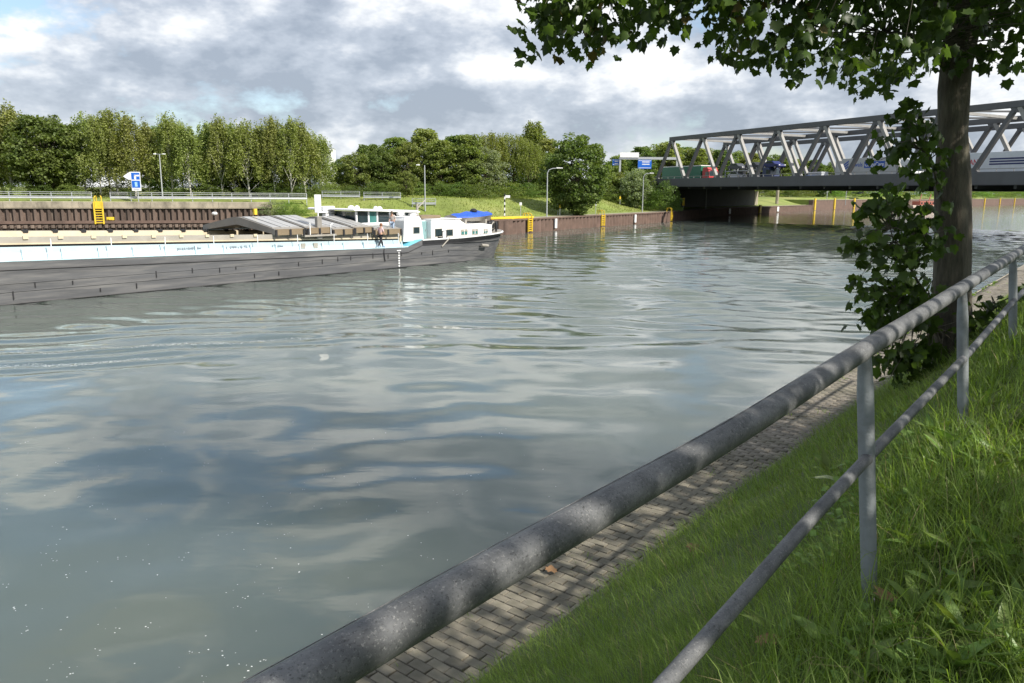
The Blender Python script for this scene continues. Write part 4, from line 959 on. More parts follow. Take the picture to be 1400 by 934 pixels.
for i, (px, Y, top, kd, lm, wd, lab) in enumerate([(826, 166, 222, 'round', l_mid, 1.0, 'tree peeping out right of the big round maple'), (846, 167, 234, 'round', l_mid, 1.0, 'pale green tree under the left blue motorway sign'), (868, 162, 227, 'dense', l_grey, 0.95, 'rounded bushy tree in front of the motorway gantry'), (880, 172, 232, 'round', l_dark, 1.0, 'dark tree under the right blue motorway sign'), (906, 163, 240, 'bush', l_dark, 0.95, 'dark bush against the left end of the bridge'), (921, 166, 254, 'bush', l_bush, 0.6, 'low bush under the left end of the bridge'), (838, 162, 252, 'bush', l_mid, 1.2, 'low bush right of the big round maple'), (893, 162, 252, 'bush', l_bush, 1.0, 'bright low bush left of the bridge end')]):
    far_tree(kd, lm, px, Y, top, lab, 'shrub' if kd == 'bush' else 'broadleaf_tree', 'trees beside the left bridge end', i % 3, wd)
for i, (px, Y, top) in enumerate(sorted([(640, 168, 242), (680, 158, 222), (702, 160, 224), (722, 163, 222), (745, 165, 224), (765, 178, 240), (800, 182, 240), (825, 184, 246), (600, 165, 240), (560, 162, 242), (520, 160, 244)], key=lambda a: a[0])):
    far_tree('bush', l_dark, px, Y, top, ORD[i] + ' dark thicket from the left at the back of the wood', 'shrub', 'thicket at the back of the wood', i % 3, 2.2)
hill = [(822, 300, 226), (842, 290, 212), (858, 310, 206), (876, 295, 200), (895, 320, 196), (912, 300, 193), (930, 315, 197), (948, 300, 201), (966, 320, 199), (985, 305, 204), (1005, 325, 205), (1025, 310, 208), (1047, 330, 208), (1068, 315, 213), (1090, 335, 213), (1112, 320, 218), (1135, 340, 220), (1158, 330, 224), (1180, 350, 227), (1205, 345, 232)]
for i, (px, Y, top) in enumerate(hill):
    far_tree(['round', 'tall'][i % 2], [l_dark, l_mid, l_birch][i % 3], px, Y, top, ORD[i] + ' tree from the left on the rise behind the bridge trusses', 'broadleaf_tree', 'trees on the rise behind the bridge', i % 3, 1.25, base=6.5)
for i, (px, Y, top) in enumerate(sorted([(1042, 300, 250), (1058, 320, 250), (1075, 330, 248), (1092, 318, 252), (1108, 345, 247), (1128, 350, 250), (1150, 370, 246), (1170, 380, 250), (1195, 395, 247), (1220, 420, 250), (1245, 440, 246), (1270, 470, 250), (1335, 545, 254), (1352, 560, 250), (1368, 580, 253), (1384, 600, 250), (1400, 620, 252), (1420, 640, 250), (1315, 520, 250), (1300, 510, 248)], key=lambda a: a[0])):
    o = far_tree('bush', [l_mid, l_dark, l_bush][i % 3], px, Y, top - 4, ORD[i] + ' tree from the left seen beneath the bridge deck', 'broadleaf_tree', 'trees seen beneath the bridge', i % 3, 2.0)

# ------------------------------------------------------------------ barge
m_hull = mat('grey_hull_paint', (0.085, 0.087, 0.092), 0.6, var=0.3, scale=1.1, stretch=(0.16, 1, 2.2), dirt=(0.19, 0.186, 0.178), dirt_amt=0.7, dirt_scale=1.9, bump=0.15, bscale=6)
m_deckblue = mat('pale_blue_deck', (0.46, 0.62, 0.68), 0.6, var=0.12, scale=1.0, dirt=(0.30, 0.32, 0.33), dirt_amt=0.35)
m_cyan = mat('turquoise_deck', (0.13, 0.44, 0.56), 0.55, var=0.2, scale=1.5)
m_panel = mat('barge_white_panel', (0.60, 0.70, 0.74), 0.5, var=0.06, scale=0.6, dirt=(0.50, 0.55, 0.56), dirt_amt=0.4, dirt_scale=0.8)
m_panelgrey = mat('blue_grey_panel', (0.33, 0.42, 0.46), 0.55, var=0.12, scale=0.8)
m_cream = mat('cream_hold_paint', (0.55, 0.47, 0.33), 0.65, var=0.10, scale=0.7, dirt=(0.38, 0.31, 0.21), dirt_amt=0.5)
m_greyc = mat('coaming_grey', (0.31, 0.29, 0.25), 0.65, var=0.10, scale=0.8, dirt=(0.2, 0.18, 0.15), dirt_amt=0.4)
m_hatch = mat('hatch_grey', (0.25, 0.235, 0.21), 0.55, 0.0, var=0.1, scale=0.9, dirt=(0.15, 0.14, 0.125), dirt_amt=0.5, dirt_scale=0.8)
m_hatchtop = mat('hatch_aluminium', (0.40, 0.40, 0.39), 0.45, 0.25, var=0.1, scale=1.2)
m_brown = mat('hatch_end_brown', (0.19, 0.145, 0.09), 0.7, var=0.2, scale=1.4)
m_hold = mat('hold_dark', (0.05, 0.045, 0.04), 0.8, var=0.3)
m_teal = mat('teal_door', (0.20, 0.33, 0.34), 0.5, var=0.1)
m_tarp = mat('blue_tarpaulin', (0.015, 0.085, 0.48), 0.45, var=0.2, scale=2.5, bump=0.5, bscale=5)
m_tealglass = mat('teal_glass', (0.05, 0.17, 0.16), 0.12, var=0.3, scale=1.5, spec=0.8)
m_text = mat('grey_lettering', (0.16, 0.19, 0.22), 0.6, var=0.1)
barge = empty('cargo_barge', W(40, -47.2, 0), ROTC, 'long empty grey cargo barge with white stern house and open hold', 'barge')
BX0 = -68.0
def half(x):                                # half breadth of the deck
    if x > 5: return 4.8 * max(0.0, 1 - ((min(x, 15.2) - 5) / 10.2) ** 3.2) ** 0.5
    if x < -56: return 4.8 * max(0.0, 1 - ((-56 - x) / 12.0) ** 2.2) ** 0.5
    return 4.8
def deck(x): return float(np.interp(x, [-80, -26, 0, 0.4, 1.9, 6, 17.3], [2.6, 2.11, 1.5, 1.52, 1.97, 1.97, 2.25]))
def zco(x): return 2.07 - 0.029 * x
hx = np.concatenate([[BX0 + .02, BX0 + .3, BX0 + 1, BX0 + 2.5, BX0 + 5, BX0 + 8], np.arange(-56, 0.1, 2.0), [0.4, 1.0, 1.9, 3, 4, 5, 6, 7.5, 9, 10.5, 12, 12.8, 13.5, 14.1, 14.5, 14.8, 15.02, 15.14, 15.19]])
def hull_part(name, x_, lo, hi, lo_in, hi_in, m, thick=None):
    """both sides of the ship between two heights; *_in = fraction of the half breadth"""
    V = []; F = []; n = len(x_)
    for sd in (-1, 1):
        b = len(V)
        for x in x_:
            V += [(x - (0.9 if x > 8 else 0) * (1 - lo_in(x)) * 4, sd * half(x) * lo_in(x), lo(x)), (x, sd * half(x) * hi_in(x), hi(x))]
        F += [(b + 2 * i, b + 2 * i + 2, b + 2 * i + 3, b + 2 * i + 1) for i in range(n - 1)]
    mb = MB(); mb.add(V, F); return mb.build(name, m, barge, smooth=True)
one = lambda x: 1.0
tap = lambda x: float(np.interp(x, [-70, -50, 5, 16], [0.7, 0.999, 0.999, 0.90]))
tap2 = lambda x: float(np.interp(x, [-70, -50, 4, 16], [0.5, 0.99, 0.99, 0.72]))
hull_part('hull', hx, lambda x: -0.8, lambda x: deck(x) - (0.42 if x > 1.8 else 0.42), tap2, tap, m_hull)
hull_part('sheer_strake', hx[hx <= 1.95], lambda x: deck(x) - 0.42, deck, tap, one, m_hull)
hull_part('black_bulwark', hx[hx >= 1.85], lambda x: deck(x) - 0.42, lambda x: deck(x) - 0.08, tap, lambda x: 1.003, m_black)
def side_tube(name, x_, zf, r, m, out=0.0, both=True):
    mb = MB()
    for sd in ((-1, 1) if both else (-1,)): mb.tube([(x, sd * (half(x) + out), zf(x)) for x in x_], r, 6)
    return mb.build(name, m, barge, smooth=True)
side_tube('rubbing_strake', hx[(hx > -60) & (hx < 13)], lambda x: deck(x) - 0.42, 0.035, m_black, 0.0)
side_tube('gunwale', hx[hx >= 1.85], lambda x: deck(x) - 0.03, 0.06, m_white, 0.0)
side_tube('deck_edge', hx[hx <= 0.5], lambda x: deck(x), 0.04, m_deckblue, 0.0)
for zz_ in (0.62, 1.02): side_tube('plate_seam', hx[(hx > -60) & (hx < 12)], lambda x: zz_ + 0.0 * x, 0.012, m_hull, 0.004)
for k in range(24):
    x = -31 + k * 1.55 + random.uniform(-0.5, 0.5); zz_ = random.choice((0.25, 0.75, 0.85)); MB().box(x, x + 0.05, -4.825, -4.79, zz_, zz_ + random.uniform(0.15, 0.4)).build('scuff_bar', m_black, barge)
side_tube('boot_line', hx[(hx > -60) & (hx < 8)], lambda x: 0.03, 0.03, m_black, -0.015)
# side decks and ends
V = []; F = []
for x in hx: V += [(x, -half(x), deck(x) - 0.01), (x, half(x), deck(x) - 0.01)]
_x = [x for x in hx if x >= 3]; MB().add([q_ for x in _x for q_ in ((x, -half(x) * 0.99, deck(x) - 0.004), (x, half(x) * 0.99, deck(x) - 0.004))], [(2 * i, 2 * i + 2, 2 * i + 3, 2 * i + 1) for i in range(len(_x) - 1)]).build('stern_deck', m_greyc, barge)
hold_a, hold_b = -54.0, 0.2
for i in range(len(hx) - 1):
    if hx[i + 1] <= hold_a + 0.1 or hx[i] >= 0.0: F.append((2 * i, 2 * i + 2, 2 * i + 3, 2 * i + 1))
MB().add(V, F).build('deck', m_cyan, barge)
for sd in (-1, 1):
    V = []; F = []
    xs_ = [x for x in hx if hold_a - 2 <= x <= 0.4]
    for x in xs_: V += [(x, sd * half(x), deck(x) - 0.004), (x, sd * 4.0, deck(x) - 0.004)]
    F = [(2 * i, 2 * i + 2, 2 * i + 3, 2 * i + 1) for i in range(len(xs_) - 1)]
    MB().add(V, F).build('side_deck', m_deckblue, barge)
def sweep(name, prof, x0, x1, m, zf=zco, n=14, parent=None):
    mb = MB(); k = len(prof); vs = []; fs = []
    xs = np.linspace(x0, x1, n)
    for x in xs: vs += [(x, y, z + (zf(x) if fl_ else deck(x))) for y, z, fl_ in prof]
    for i in range(n - 1):
        for j in range(k): fs.append((i * k + j, i * k + (j + 1) % k, (i + 1) * k + (j + 1) % k, (i + 1) * k + j))
    fs += [tuple(range(k - 1, -1, -1)), tuple((n - 1) * k + j for j in range(k))]
    return mb.add(vs, fs).build(name, m, parent or barge)
for sd in (-1, 1):
    sweep('coaming_panel', [(sd * 4.26, 0.0, 0), (sd * 4.22, -0.36, 1), (sd * 4.0, -0.36, 1), (sd * 4.0, 0.0, 0)], hold_a, 0.3, m_panel)
    sweep('coaming_shoulder', [(sd * 4.222, -0.362, 1), (sd * 4.14, -0.07, 1), (sd * 4.0, -0.07, 1), (sd * 4.0, -0.362, 1)], hold_a, 0.3, m_panelgrey)
    sweep('coaming_recess', [(sd * 4.02, -0.068, 1), (sd * 4.02, 0.04, 1), (sd * 3.9, 0.04, 1), (sd * 3.9, -0.068, 1)], hold_a, 0.3, m_black)
    sweep('coaming_lip', [(sd * 4.16, 0.042, 1), (sd * 4.16, 0.12, 1), (sd * 3.9, 0.12, 1), (sd * 3.9, 0.042, 1)], hold_a, 0.3, m_cream)
    sweep('coaming_top', [(sd * 4.08, 0.122, 1), (sd * 4.06, 0.42, 1), (sd * 3.9, 0.42, 1), (sd * 3.9, 0.122, 1)], hold_a, 0.3, m_greyc)
    sweep('hold_side', [(sd * 3.89, -1.6, 1), (sd * 3.89, 0.40, 1), (sd * 3.7, 0.36, 1), (sd * 3.62, -0.1, 1), (sd * 3.3, -1.6, 1)], hold_a, 0.0, m_cream)
MB().box(hold_a, 0.1, -3.6, 3.6, 0.5, 0.7).build('hold_floor', m_hold, barge)
MB().box(hold_a - 0.2, hold_a, -4.2, 4.2, 0.5, 3.9).build('bulkhead', m_cream, barge)
MB().box(0.1, 0.3, -4.2, 4.2, 0.5, 2.3).build('bulkhead', m_cream, barge)
for i, x in enumerate((-15.4, -14.0)):
    MB().prism([(-3.4, zco(x) - 0.9), (-3.4, zco(x) + 0.1), (3.4, zco(x) + 0.1), (3.4, zco(x) - 0.9)], x - 0.15 - 0.15 * i, x + 0.15, 'x').build('cross_beam', m_cream, barge)
kn = MB().box(-0.14, 0.14, -0.12, 0.12, -0.1, 0.06).mesh('knob')
br = MB().prism([(-0.16, -0.36), (0.02, -0.36), (0.02, 0.1), (-0.10, 0.1)], -0.035, 0.035, 'x').mesh('bracket')
cr2 = MB().box(-0.12, 0.12, -0.05, 0.03, -0.08, 0.08).mesh('lug')
for i in range(int((0 - hold_a) / 1.62)):
    x = -1.2 - i * 1.62
    if x < -31: break
    link_mesh('knob', kn, m_black, barge, (x, 3.75, zco(x) + 0.42))
    link_mesh('lug', cr2, m_cream, barge, (x + 0.5, -4.09, zco(x) + 0.37))
for i in range(17):
    x = 0.2 - i * 1.82
    link_mesh('bracket', br, m_panel, barge, (x, -4.24, zco(x) - 0.28))
# stanchions with a hand wire along the near deck edge
st = MB().tube([(0, 0, 0), (0, 0, 1.05)], 0.024, 6).mesh('stanchion')
sx_ = [-0.5 - i * 2.95 for i in range(13)]
for x in sx_: link_mesh('stanchion', st, m_white, barge, (x, -4.72, deck(x)))
MB().tube([(-40, -4.72, deck(-40) + 0.1), (-20, -4.72, deck(-20) + 0.1), (0.1, -4.72, deck(0.1) + 0.1)], 0.012, 4).build('foot_rail', m_deckblue, barge)
for x, s, tx in ((-17.3, 0.24, '0V4A10457,0m'), (-14.2, 0.24, 'L. 37P9 x B. TL'), (-11.0, 0.24, 'T. 2,83m')):
    text_mesh(tx, s, m_text, 'lettering', barge, (x, -4.265, deck(x) + 0.22), (PI / 2, 0, 0), 0.003, 0.003)
for x in (-8.6, -7.6): MB().box(x - 0.17, x + 0.17, -4.29, -4.2, deck(x) + 0.1, deck(x) + 0.44).build('vent_plate', m_greyc, barge)
# draught marks and hanging rope
dm = MB().box(-0.07, 0.07, -0.02, 0.02, -0.055, 0.055)
dmm = dm.mesh('draught_mark')
for k in range(6): link_mesh('draught_mark', dmm, m_white, barge, (-0.55, -4.8, 0.15 + k * 0.19))
MB().box(-0.2, 0.2, 0, 0.02, -0.03, 0.03).build('draught_mark', m_white, barge, loc=(-0.55, -4.82, 1.28))
MB().tube([(-2.0, -4.83, 1.5), (-2.05, -4.86, 1.2), (-2.02, -4.86, 0.9), (-1.95, -4.85, 0.62), (-1.9, -4.84, 0.6)], 0.03, 6).build('hanging_rope', m_black, barge)
MB().tube([(4.0, -4.84, 1.35), (4.9, -4.85, 2.0)], 0.05, 6).build('fender_bar', m_greyc, barge)
MB().tube([(8.9, -4.68, 1.22), (9.9, -4.52, 1.12)], 0.12, 8).build('fender', m_greyc, barge)
# hatch covers parked over the after end of the hold
def hatch(x0, x1, up, m_side, zp=1.6):
    xm = (x0 + x1) / 2; z0 = zco(xm) + up
    h = empty('hatch_cover', (xm, 0, z0)); h.parent = barge; l = (x1 - x0) / 2
    prof = [(-4.3, 0.42), (-4.3, 0.78), (-3.9, 0.86), (-0.5, zp - 0.02), (0, zp), (0.5, zp - 0.02), (3.9, 0.86), (4.3, 0.78), (4.3, 0.42), (3.9, 0.5), (0, zp - 0.5), (-3.9, 0.5)]
    V = [(s * l, y, z) for s in (-1, 1) for y, z in prof]; n = len(prof)
    F = []
    for i in range(n): F.append((i, (i + 1) % n, n + (i + 1) % n, n + i))
    for b in (0, n): F += [(b + 0, b + 1, b + 2, b + 11), (b + 2, b + 3, b + 10, b + 11), (b + 3, b + 4, b + 10), (b + 4, b + 5, b + 10), (b + 5, b + 6, b + 9, b + 10), (b + 6, b + 7, b + 8, b + 9)]
    me = MB().add(V, F).mesh('hatch_body'); link_mesh('hatch_body', me, m_hatch, h)
    for k in range(3): MB().prism([(-3.85, 0.875), (-0.5, zp), (-0.5, zp + 0.035), (-3.85, 0.91)], -l + 0.12 + k * (2 * l - 0.2) / 3, -l + (k + 0.9) * (2 * l) / 3, 'x').build('roof_sheet', m_hatchtop, h)
    MB().box(-l * 0.98, -0.05, -4.36, -4.302, 0.40, 0.79).build('end_panel', m_side, h); MB().box(0.03, l * 0.98, -4.36, -4.302, 0.40, 0.79).build('end_panel', m_side, h)
    for s in (-0.95, 0.0, 0.93): MB().box(s * l - 0.07, s * l + 0.07, -4.42, -4.362, 0.30, 0.75).build('wheel_bracket', m_black, h)
for a_, b_, u_, zp_ in ((-10.75, -8.5, 0.0, 1.46), (-8.3, -6.3, 0.08, 1.48), (-6.2, -4.35, -0.02, 1.35), (-4.3, -2.6, 0.10, 1.45), (-2.55, 0.2, -0.04, 1.12)): hatch(a_, b_, u_, m_brown, zp_)
MB().lathe((-11.6, 1.2, zco(-11) + 1.5), [(0.03, 0), (0.16, 0.06), (0.2, 0.15), (0.1, 0.24)], 8).build('rope_coil', m_white, barge)
MB().box(-9.6, -9.4, -0.4, -0.2, zco(-9.5) + 1.6, zco(-9.5) + 2.0).build('bollard', m_yellow, barge)
# hatch gantry post with the white board
MB().box(-7.45, -7.05, -4.35, -4.05, zco(-7) + 0.1, 3.9).build('gantry_post', m_hatch, barge, bevel=0.04)
MB().box(-8.6, -6.0, -4.5, -4.2, zco(-7) + 0.3, zco(-7) + 0.42).build('gantry_foot', m_greyc, barge)
MB().tube([(-8.1, -4.4, 2.6), (-8.1, -4.4, 3.5)], 0.035, 6).build('gantry_rail', m_white, barge); MB().tube([(-6.4, -4.4, 2.6), (-6.4, -4.4, 3.3), (-6.2, -4.4, 3.4)], 0.035, 6).build('gantry_rail', m_white, barge)
MB().tube([(-7.25, -4.2, 3.85), (-7.25, -4.2, 4.2)], 0.04, 6).build('board_pole', m_white, barge)
MB().box(-7.51, -7.0, -4.24, -4.19, 4.16, 5.32).build('signal_board', m_white, barge)
for k in range(4): MB().box(-7.4, -7.1, -4.245, -4.241, 4.35 + 0.24 * k, 4.43 + 0.24 * k).build('board_print', mat('faint_print', (0.45, 0.46, 0.5), 0.6), barge)
# stern house
def wall_window(parent, x0, x1, z0, z1, y, m_g=None, fr=0.05, nm='window'):
    w = MB().box(x0 + fr, x1 - fr, y - 0.012, y + 0.05, z0 + fr, z1 - fr).build(nm, m_g or m_glass, parent)
    f = MB(); f.box(x0, x1, y - 0.03, y + 0.04, z1 - fr, z1); f.box(x0, x1, y - 0.03, y + 0.04, z0, z0 + fr); f.box(x0, x0 + fr, y - 0.03, y + 0.04, z0 + fr, z1 - fr); f.box(x1 - fr, x1, y - 0.03, y + 0.04, z0 + fr, z1 - fr)
    fo = f.build('frame', m_greyc, w); return w
YS = -4.05
house = MB()
house.prism([(0.65, 1.8), (2.85, 1.8), (2.62, 3.42), (2.4, 3.7), (0.95, 3.7), (0.8, 3.4)], YS, -0.2, 'y').build('deck_house', m_white, barge, bevel=0.05)
MB().box(2.62, 7.0, -3.45, 3.9, 1.8, 3.36).build('stern_house', m_white, barge, bevel=0.04)
MB().prism([(3.62, 1.85), (11.0, 1.85), (11.0, 2.84), (7.9, 2.88), (7.2, 3.2), (6.9, 3.36), (3.62, 3.40)], YS, -3.44, 'y').build('house_side', m_white, barge, bevel=0.03)
MB().prism([(7.0, -3.44), (11.0, -3.44), (12.6, -2.4), (13.2, -0.8), (13.2, 0.8), (12.6, 2.4), (11.0, 3.9), (7.0, 3.9)], 1.85, 2.82, 'z').build('stern_cabin', m_white, barge, bevel=0.03)
MB().box(3.62, 7.1, -4.12, 3.95, 3.402, 3.46).build('roof_edge', m_white, barge, bevel=0.02)
d_ = MB().box(2.86, 3.58, -3.60, -3.46, 1.95, 3.3).build('door', m_teal, barge, bevel=0.02); MB().box(3.40, 3.46, -3.66, -3.60, 2.55, 2.68).build('handle', m_galv, d_)
wall_window(barge, 1.66, 2.36, 2.38, 2.92, YS)
for x0, x1, z0, z1, mm in ((4.0, 4.85, 2.05, 2.72, m_glass), (5.35, 6.1, 2.05, 2.62, m_glass), (7.05, 7.85, 2.08, 2.56, m_tealglass), (8.4, 9.15, 2.08, 2.54, m_tealglass), (9.9, 10.4, 2.08, 2.5, m_tealglass)):
    w = wall_window(barge, x0, x1, z0, z1, YS, mm)
    if mm is m_tealglass:
        MB().box((x0 + x1) / 2 - 0.03, (x0 + x1) / 2 + 0.03, YS - 0.03, YS, z0 + 0.05, z1 - 0.05).build('mullion', m_white, w); MB().box(x0 + .06, x1 - .06, YS - 0.022, YS - 0.013, z1 - 0.18, z1 - 0.06).build('curtain', m_greyc, w)
MB().box(6.2, 7.6, -4.0, -3.3, 2.885, 3.25).build('roof_box', m_brown, barge) if False else None
MB().box(3.4, 5.6, -3.2, -1.6, 3.47, 3.72).build('roof_box', m_brown, barge, bevel=0.03)
MB().tube([(5.6, -4.55, deck(6) + 0.1), (6.2, -4.6, deck(6) + 0.45), (9, -4.62, deck(9) + 0.42), (11.0, -4.2, deck(11) + 0.42)], 0.02, 5).build('stern_rail', m_greyc, barge)
for x, y, s in ((12.2, -2.7, 0.5), (13.0, -2.3, 0.4), (13.8, -1.7, 0.45), (12.8, -3.0, 0.3)):
    MB().lathe((x, y, deck(x)), [(s * 0.3, 0), (s * 0.36, 0.3), (s * 0.5, 0.6), (s * 0.3, 0.9)], 8).build('winch_drum', m_black, barge, smooth=True)
MB().tube([(11.2, -3.3, 2.2), (12.2, -3.2, 3.0), (13.5, -2.3, 2.9), (14.4, -1.4, 2.2)], 0.05, 6).build('stern_hoop', m_greyc, barge)
MB().tube([(4.4, -3.6, 2.0), (4.4, -4.5, 2.0), (4.4, -4.5, 2.5), (4.9, -4.5, 2.55), (4.9, -4.5, 2.0)], 0.05, 5).build('deck_chair_frame', m_black, barge)
# wheelhouse
wh = empty('wheelhouse', (0, 0, 0)); wh.parent = barge
MB().prism([(-2.3, 2.2), (3.4, 2.2), (3.2, 3.25), (-2.3, 3.25)], -2.3, 2.4, 'y').build('wheelhouse_wall', m_white, wh, bevel=0.03)
MB().prism([(-2.9, 4.16), (3.8, 3.92), (3.8, 4.02), (3.4, 4.10), (-2.7, 4.32), (-2.9, 4.28)], -2.7, 2.8, 'y').build('wheelhouse_roof', m_white, wh, bevel=0.03)
zr_ = lambda x: 4.155 - 0.0358 * (x + 2.9)
xs_w = [-2.35, -1.2, -0.35, 0.9, 1.75, 2.3, 3.2]
for x in xs_w: MB().prism([(x - 0.07, 3.252), (x + 0.07, 3.252), (x + 0.07, zr_(x) - 0.004), (x - 0.07, zr_(x) - 0.004)], -2.31, -2.2, 'y').build('window_post', m_white, wh)
for i in range(6):
    a, b = xs_w[i] + 0.07, xs_w[i + 1] - 0.07
    MB().prism([(a, 3.252), (b, 3.252), (b, zr_(b) - 0.004), (a, zr_(a) - 0.004)], -2.27, -2.24, 'y').build('wheelhouse_window', m_tealglass if i in (1, 4) else m_glass, wh)
MB().box(-2.28, -2.22, -2.2, 2.3, 3.252, 4.1).build('wheelhouse_window', m_glass, wh); MB().box(3.14, 3.2, -2.2, 2.3, 3.252, 3.9).build('wheelhouse_window', m_tealglass, wh)
MB().box(-2.2, 3.1, 2.2, 2.26, 3.252, 3.9).build('wheelhouse_window', m_tealglass, wh)
for x, y, r_ in ((-1.2, -1, 0.22), (-0.6, 0.4, 0.28), (1.0, -0.6, 0.2), (2.2, 0.3, 0.24)):
    MB().lathe((x, y, zr_(x) + 0.1), [(r_ * 0.6, 0), (r_, 0.12), (r_ * 0.7, 0.26), (0.03, 0.32)], 10).build('roof_dome', m_white, wh, smooth=True)
# radar frame ahead of it, lockers and mast aft
rd = empty('radar_frame', (0, 0, 0)); rd.parent = barge
for x in (-3.0, -2.6): MB().tube([(x, 0.4, 2.6), (x, 0.4, 4.1)], 0.06, 6).build('radar_leg', m_white, rd)
MB().box(-3.9, -1.9, 0.25, 0.55, 3.95, 4.08).build('radar_bar', m_white, rd, bevel=0.02); MB().box(-3.35, -2.25, 0.3, 0.6, 4.1, 4.45).build('radar_head', m_white, rd, bevel=0.04); MB().box(-3.2, -2.4, 0.2, 0.6, 3.5, 3.9).build('radar_box', m_white, rd)
for x, y, w in ((2.9, -2.6, 0.7), (3.9, -1.4, 0.6), (1.4, -2.9, 0.5)):
    MB().box(x, x + w, y, y + 0.5, 3.45 if x > 2.6 else 3.72, 3.95 if x > 2.6 else 4.02).build('life_raft', m_white, barge, bevel=0.1)
MB().tube([(5.6, -0.5, 3.4), (5.6, -0.5, 4.6)], 0.1, 8).build('mast', m_greyc, barge); MB().tube([(5.6, -0.5, 3.9), (3.6, -0.9, 3.55)], 0.06, 6).build('mast_stay', m_greyc, barge); MB().tube([(5.6, -0.5, 4.2), (7.0, -0.1, 4.9)], 0.05, 6).build('derrick', m_greyc, barge)
for a in (0.95, 2.35): MB().tube([(a, -3.9, 3.7), (a, -3.9, 4.15), (a + 0.05, -0.5, 4.15)], 0.025, 5).build('top_rail', m_white, barge)
# dinghy under a blue tarpaulin on the stern
dg = empty('dinghy', W(51.9, -46.6, 2.84), ROTC, 'small dinghy under a bright blue tarpaulin on the barge stern', 'boat')
V = []; F = []; ns = 13
for i in range(ns):
    k = i / (ns - 1); x = -2.4 + 4.8 * k; w = 0.95 * math.sin(PI * min(1, 0.2 + 0.78 * (1 - k))) ** 0.6 if k > 0.02 else 0.75
    zt_ = 0.62 + 0.22 * k * k; ridge = 0.35 * math.sin(PI * (0.15 + 0.7 * k)) + 0.05 * math.sin(k * 19)
    V += [(x, -w * 0.5, 0.18), (x, -w, zt_ - 0.12), (x, -w * 0.96, zt_), (x, -w * 0.45, zt_ + ridge * 0.62), (x, 0, zt_ + ridge), (x, w * 0.45, zt_ + ridge * 0.62), (x, w * 0.96, zt_), (x, w, zt_ - 0.12), (x, w * 0.5, 0.18)]
for i in range(ns - 1):
    for j in range(9): F.append((i * 9 + j, i * 9 + (j + 1) % 9, (i + 1) * 9 + (j + 1) % 9, (i + 1) * 9 + j))
Ft_ = [f for f in F if all(v % 9 in (2, 3, 4, 5, 6) or v % 9 in (1, 7) for v in f) and not any(v % 9 in (0, 8) for v in f)]
Fh_ = [f for f in F if f not in Ft_] + [tuple(range(8, -1, -1)), tuple((ns - 1) * 9 + j for j in range(9))]
MB().add(V, Ft_).build('tarpaulin', m_tarp, dg, smooth=True); MB().add(V, Fh_).build('dinghy_hull', m_greyc, dg, smooth=True)
for x in (-1.4, 1.3): MB().box(x - 0.1, x + 0.1, -0.9, 0.9, -0.02, 0.35).build('cradle', m_greyc, dg)
MB().lathe((0.6, 0, 0.95), [(0.3, 0), (0.34, 0.14), (0.2, 0.3), (0.05, 0.34)], 8).build('outboard_cover', m_black, dg, smooth=True)
MB().box(-3.6, -2.6, -1.4, -0.4, 0.02, 0.45).build('stowage_box', m_brown, dg)

# ------------------------------------------------------------------ people on the barge
m_skin = mat('skin', (0.50, 0.29, 0.20), 0.6, var=0.06)
m_pink = mat('pale_pink_shirt', (0.58, 0.42, 0.42), 0.85, var=0.1, scale=8); m_trous = mat('black_trousers', (0.02, 0.02, 0.025), 0.9, var=0.2, scale=8)
m_hairr = mat('reddish_hair', (0.20, 0.09, 0.045), 0.8, var=0.2, scale=10); m_greysh = mat('grey_shirt', (0.40, 0.36, 0.34), 0.85, var=0.1, scale=8); m_jeans = mat('pale_blue_jeans', (0.33, 0.42, 0.55), 0.9, var=0.1, scale=8)
m_hairb = mat('brown_hair', (0.10, 0.07, 0.05), 0.8, var=0.2, scale=10); m_shoe = mat('blue_shoe', (0.03, 0.10, 0.28), 0.7)
def skin_mesh(name, V, E, Rr, m, parent, root=0, sub=1):
    me = bpy.data.meshes.new(name); me.from_pydata(V, E, []); o = link_mesh(name, me, m, parent)
    sk = o.modifiers.new('skin', 'SKIN'); sk.use_smooth_shade = True; sk.use_x_symmetry = False
    for i, v in enumerate(me.skin_vertices[0].data): v.radius = Rr[i]; v.use_root = (i == root)
    s = o.modifiers.new('sub', 'SUBSURF'); s.levels = sub; s.render_levels = sub
    bpy.context.view_layer.update(); ev = bpy.data.meshes.new_from_object(o.evaluated_get(bpy.context.evaluated_depsgraph_get()))
    o.modifiers.clear(); o.data = ev
    ev.materials.clear(); ev.materials.append(m); return o
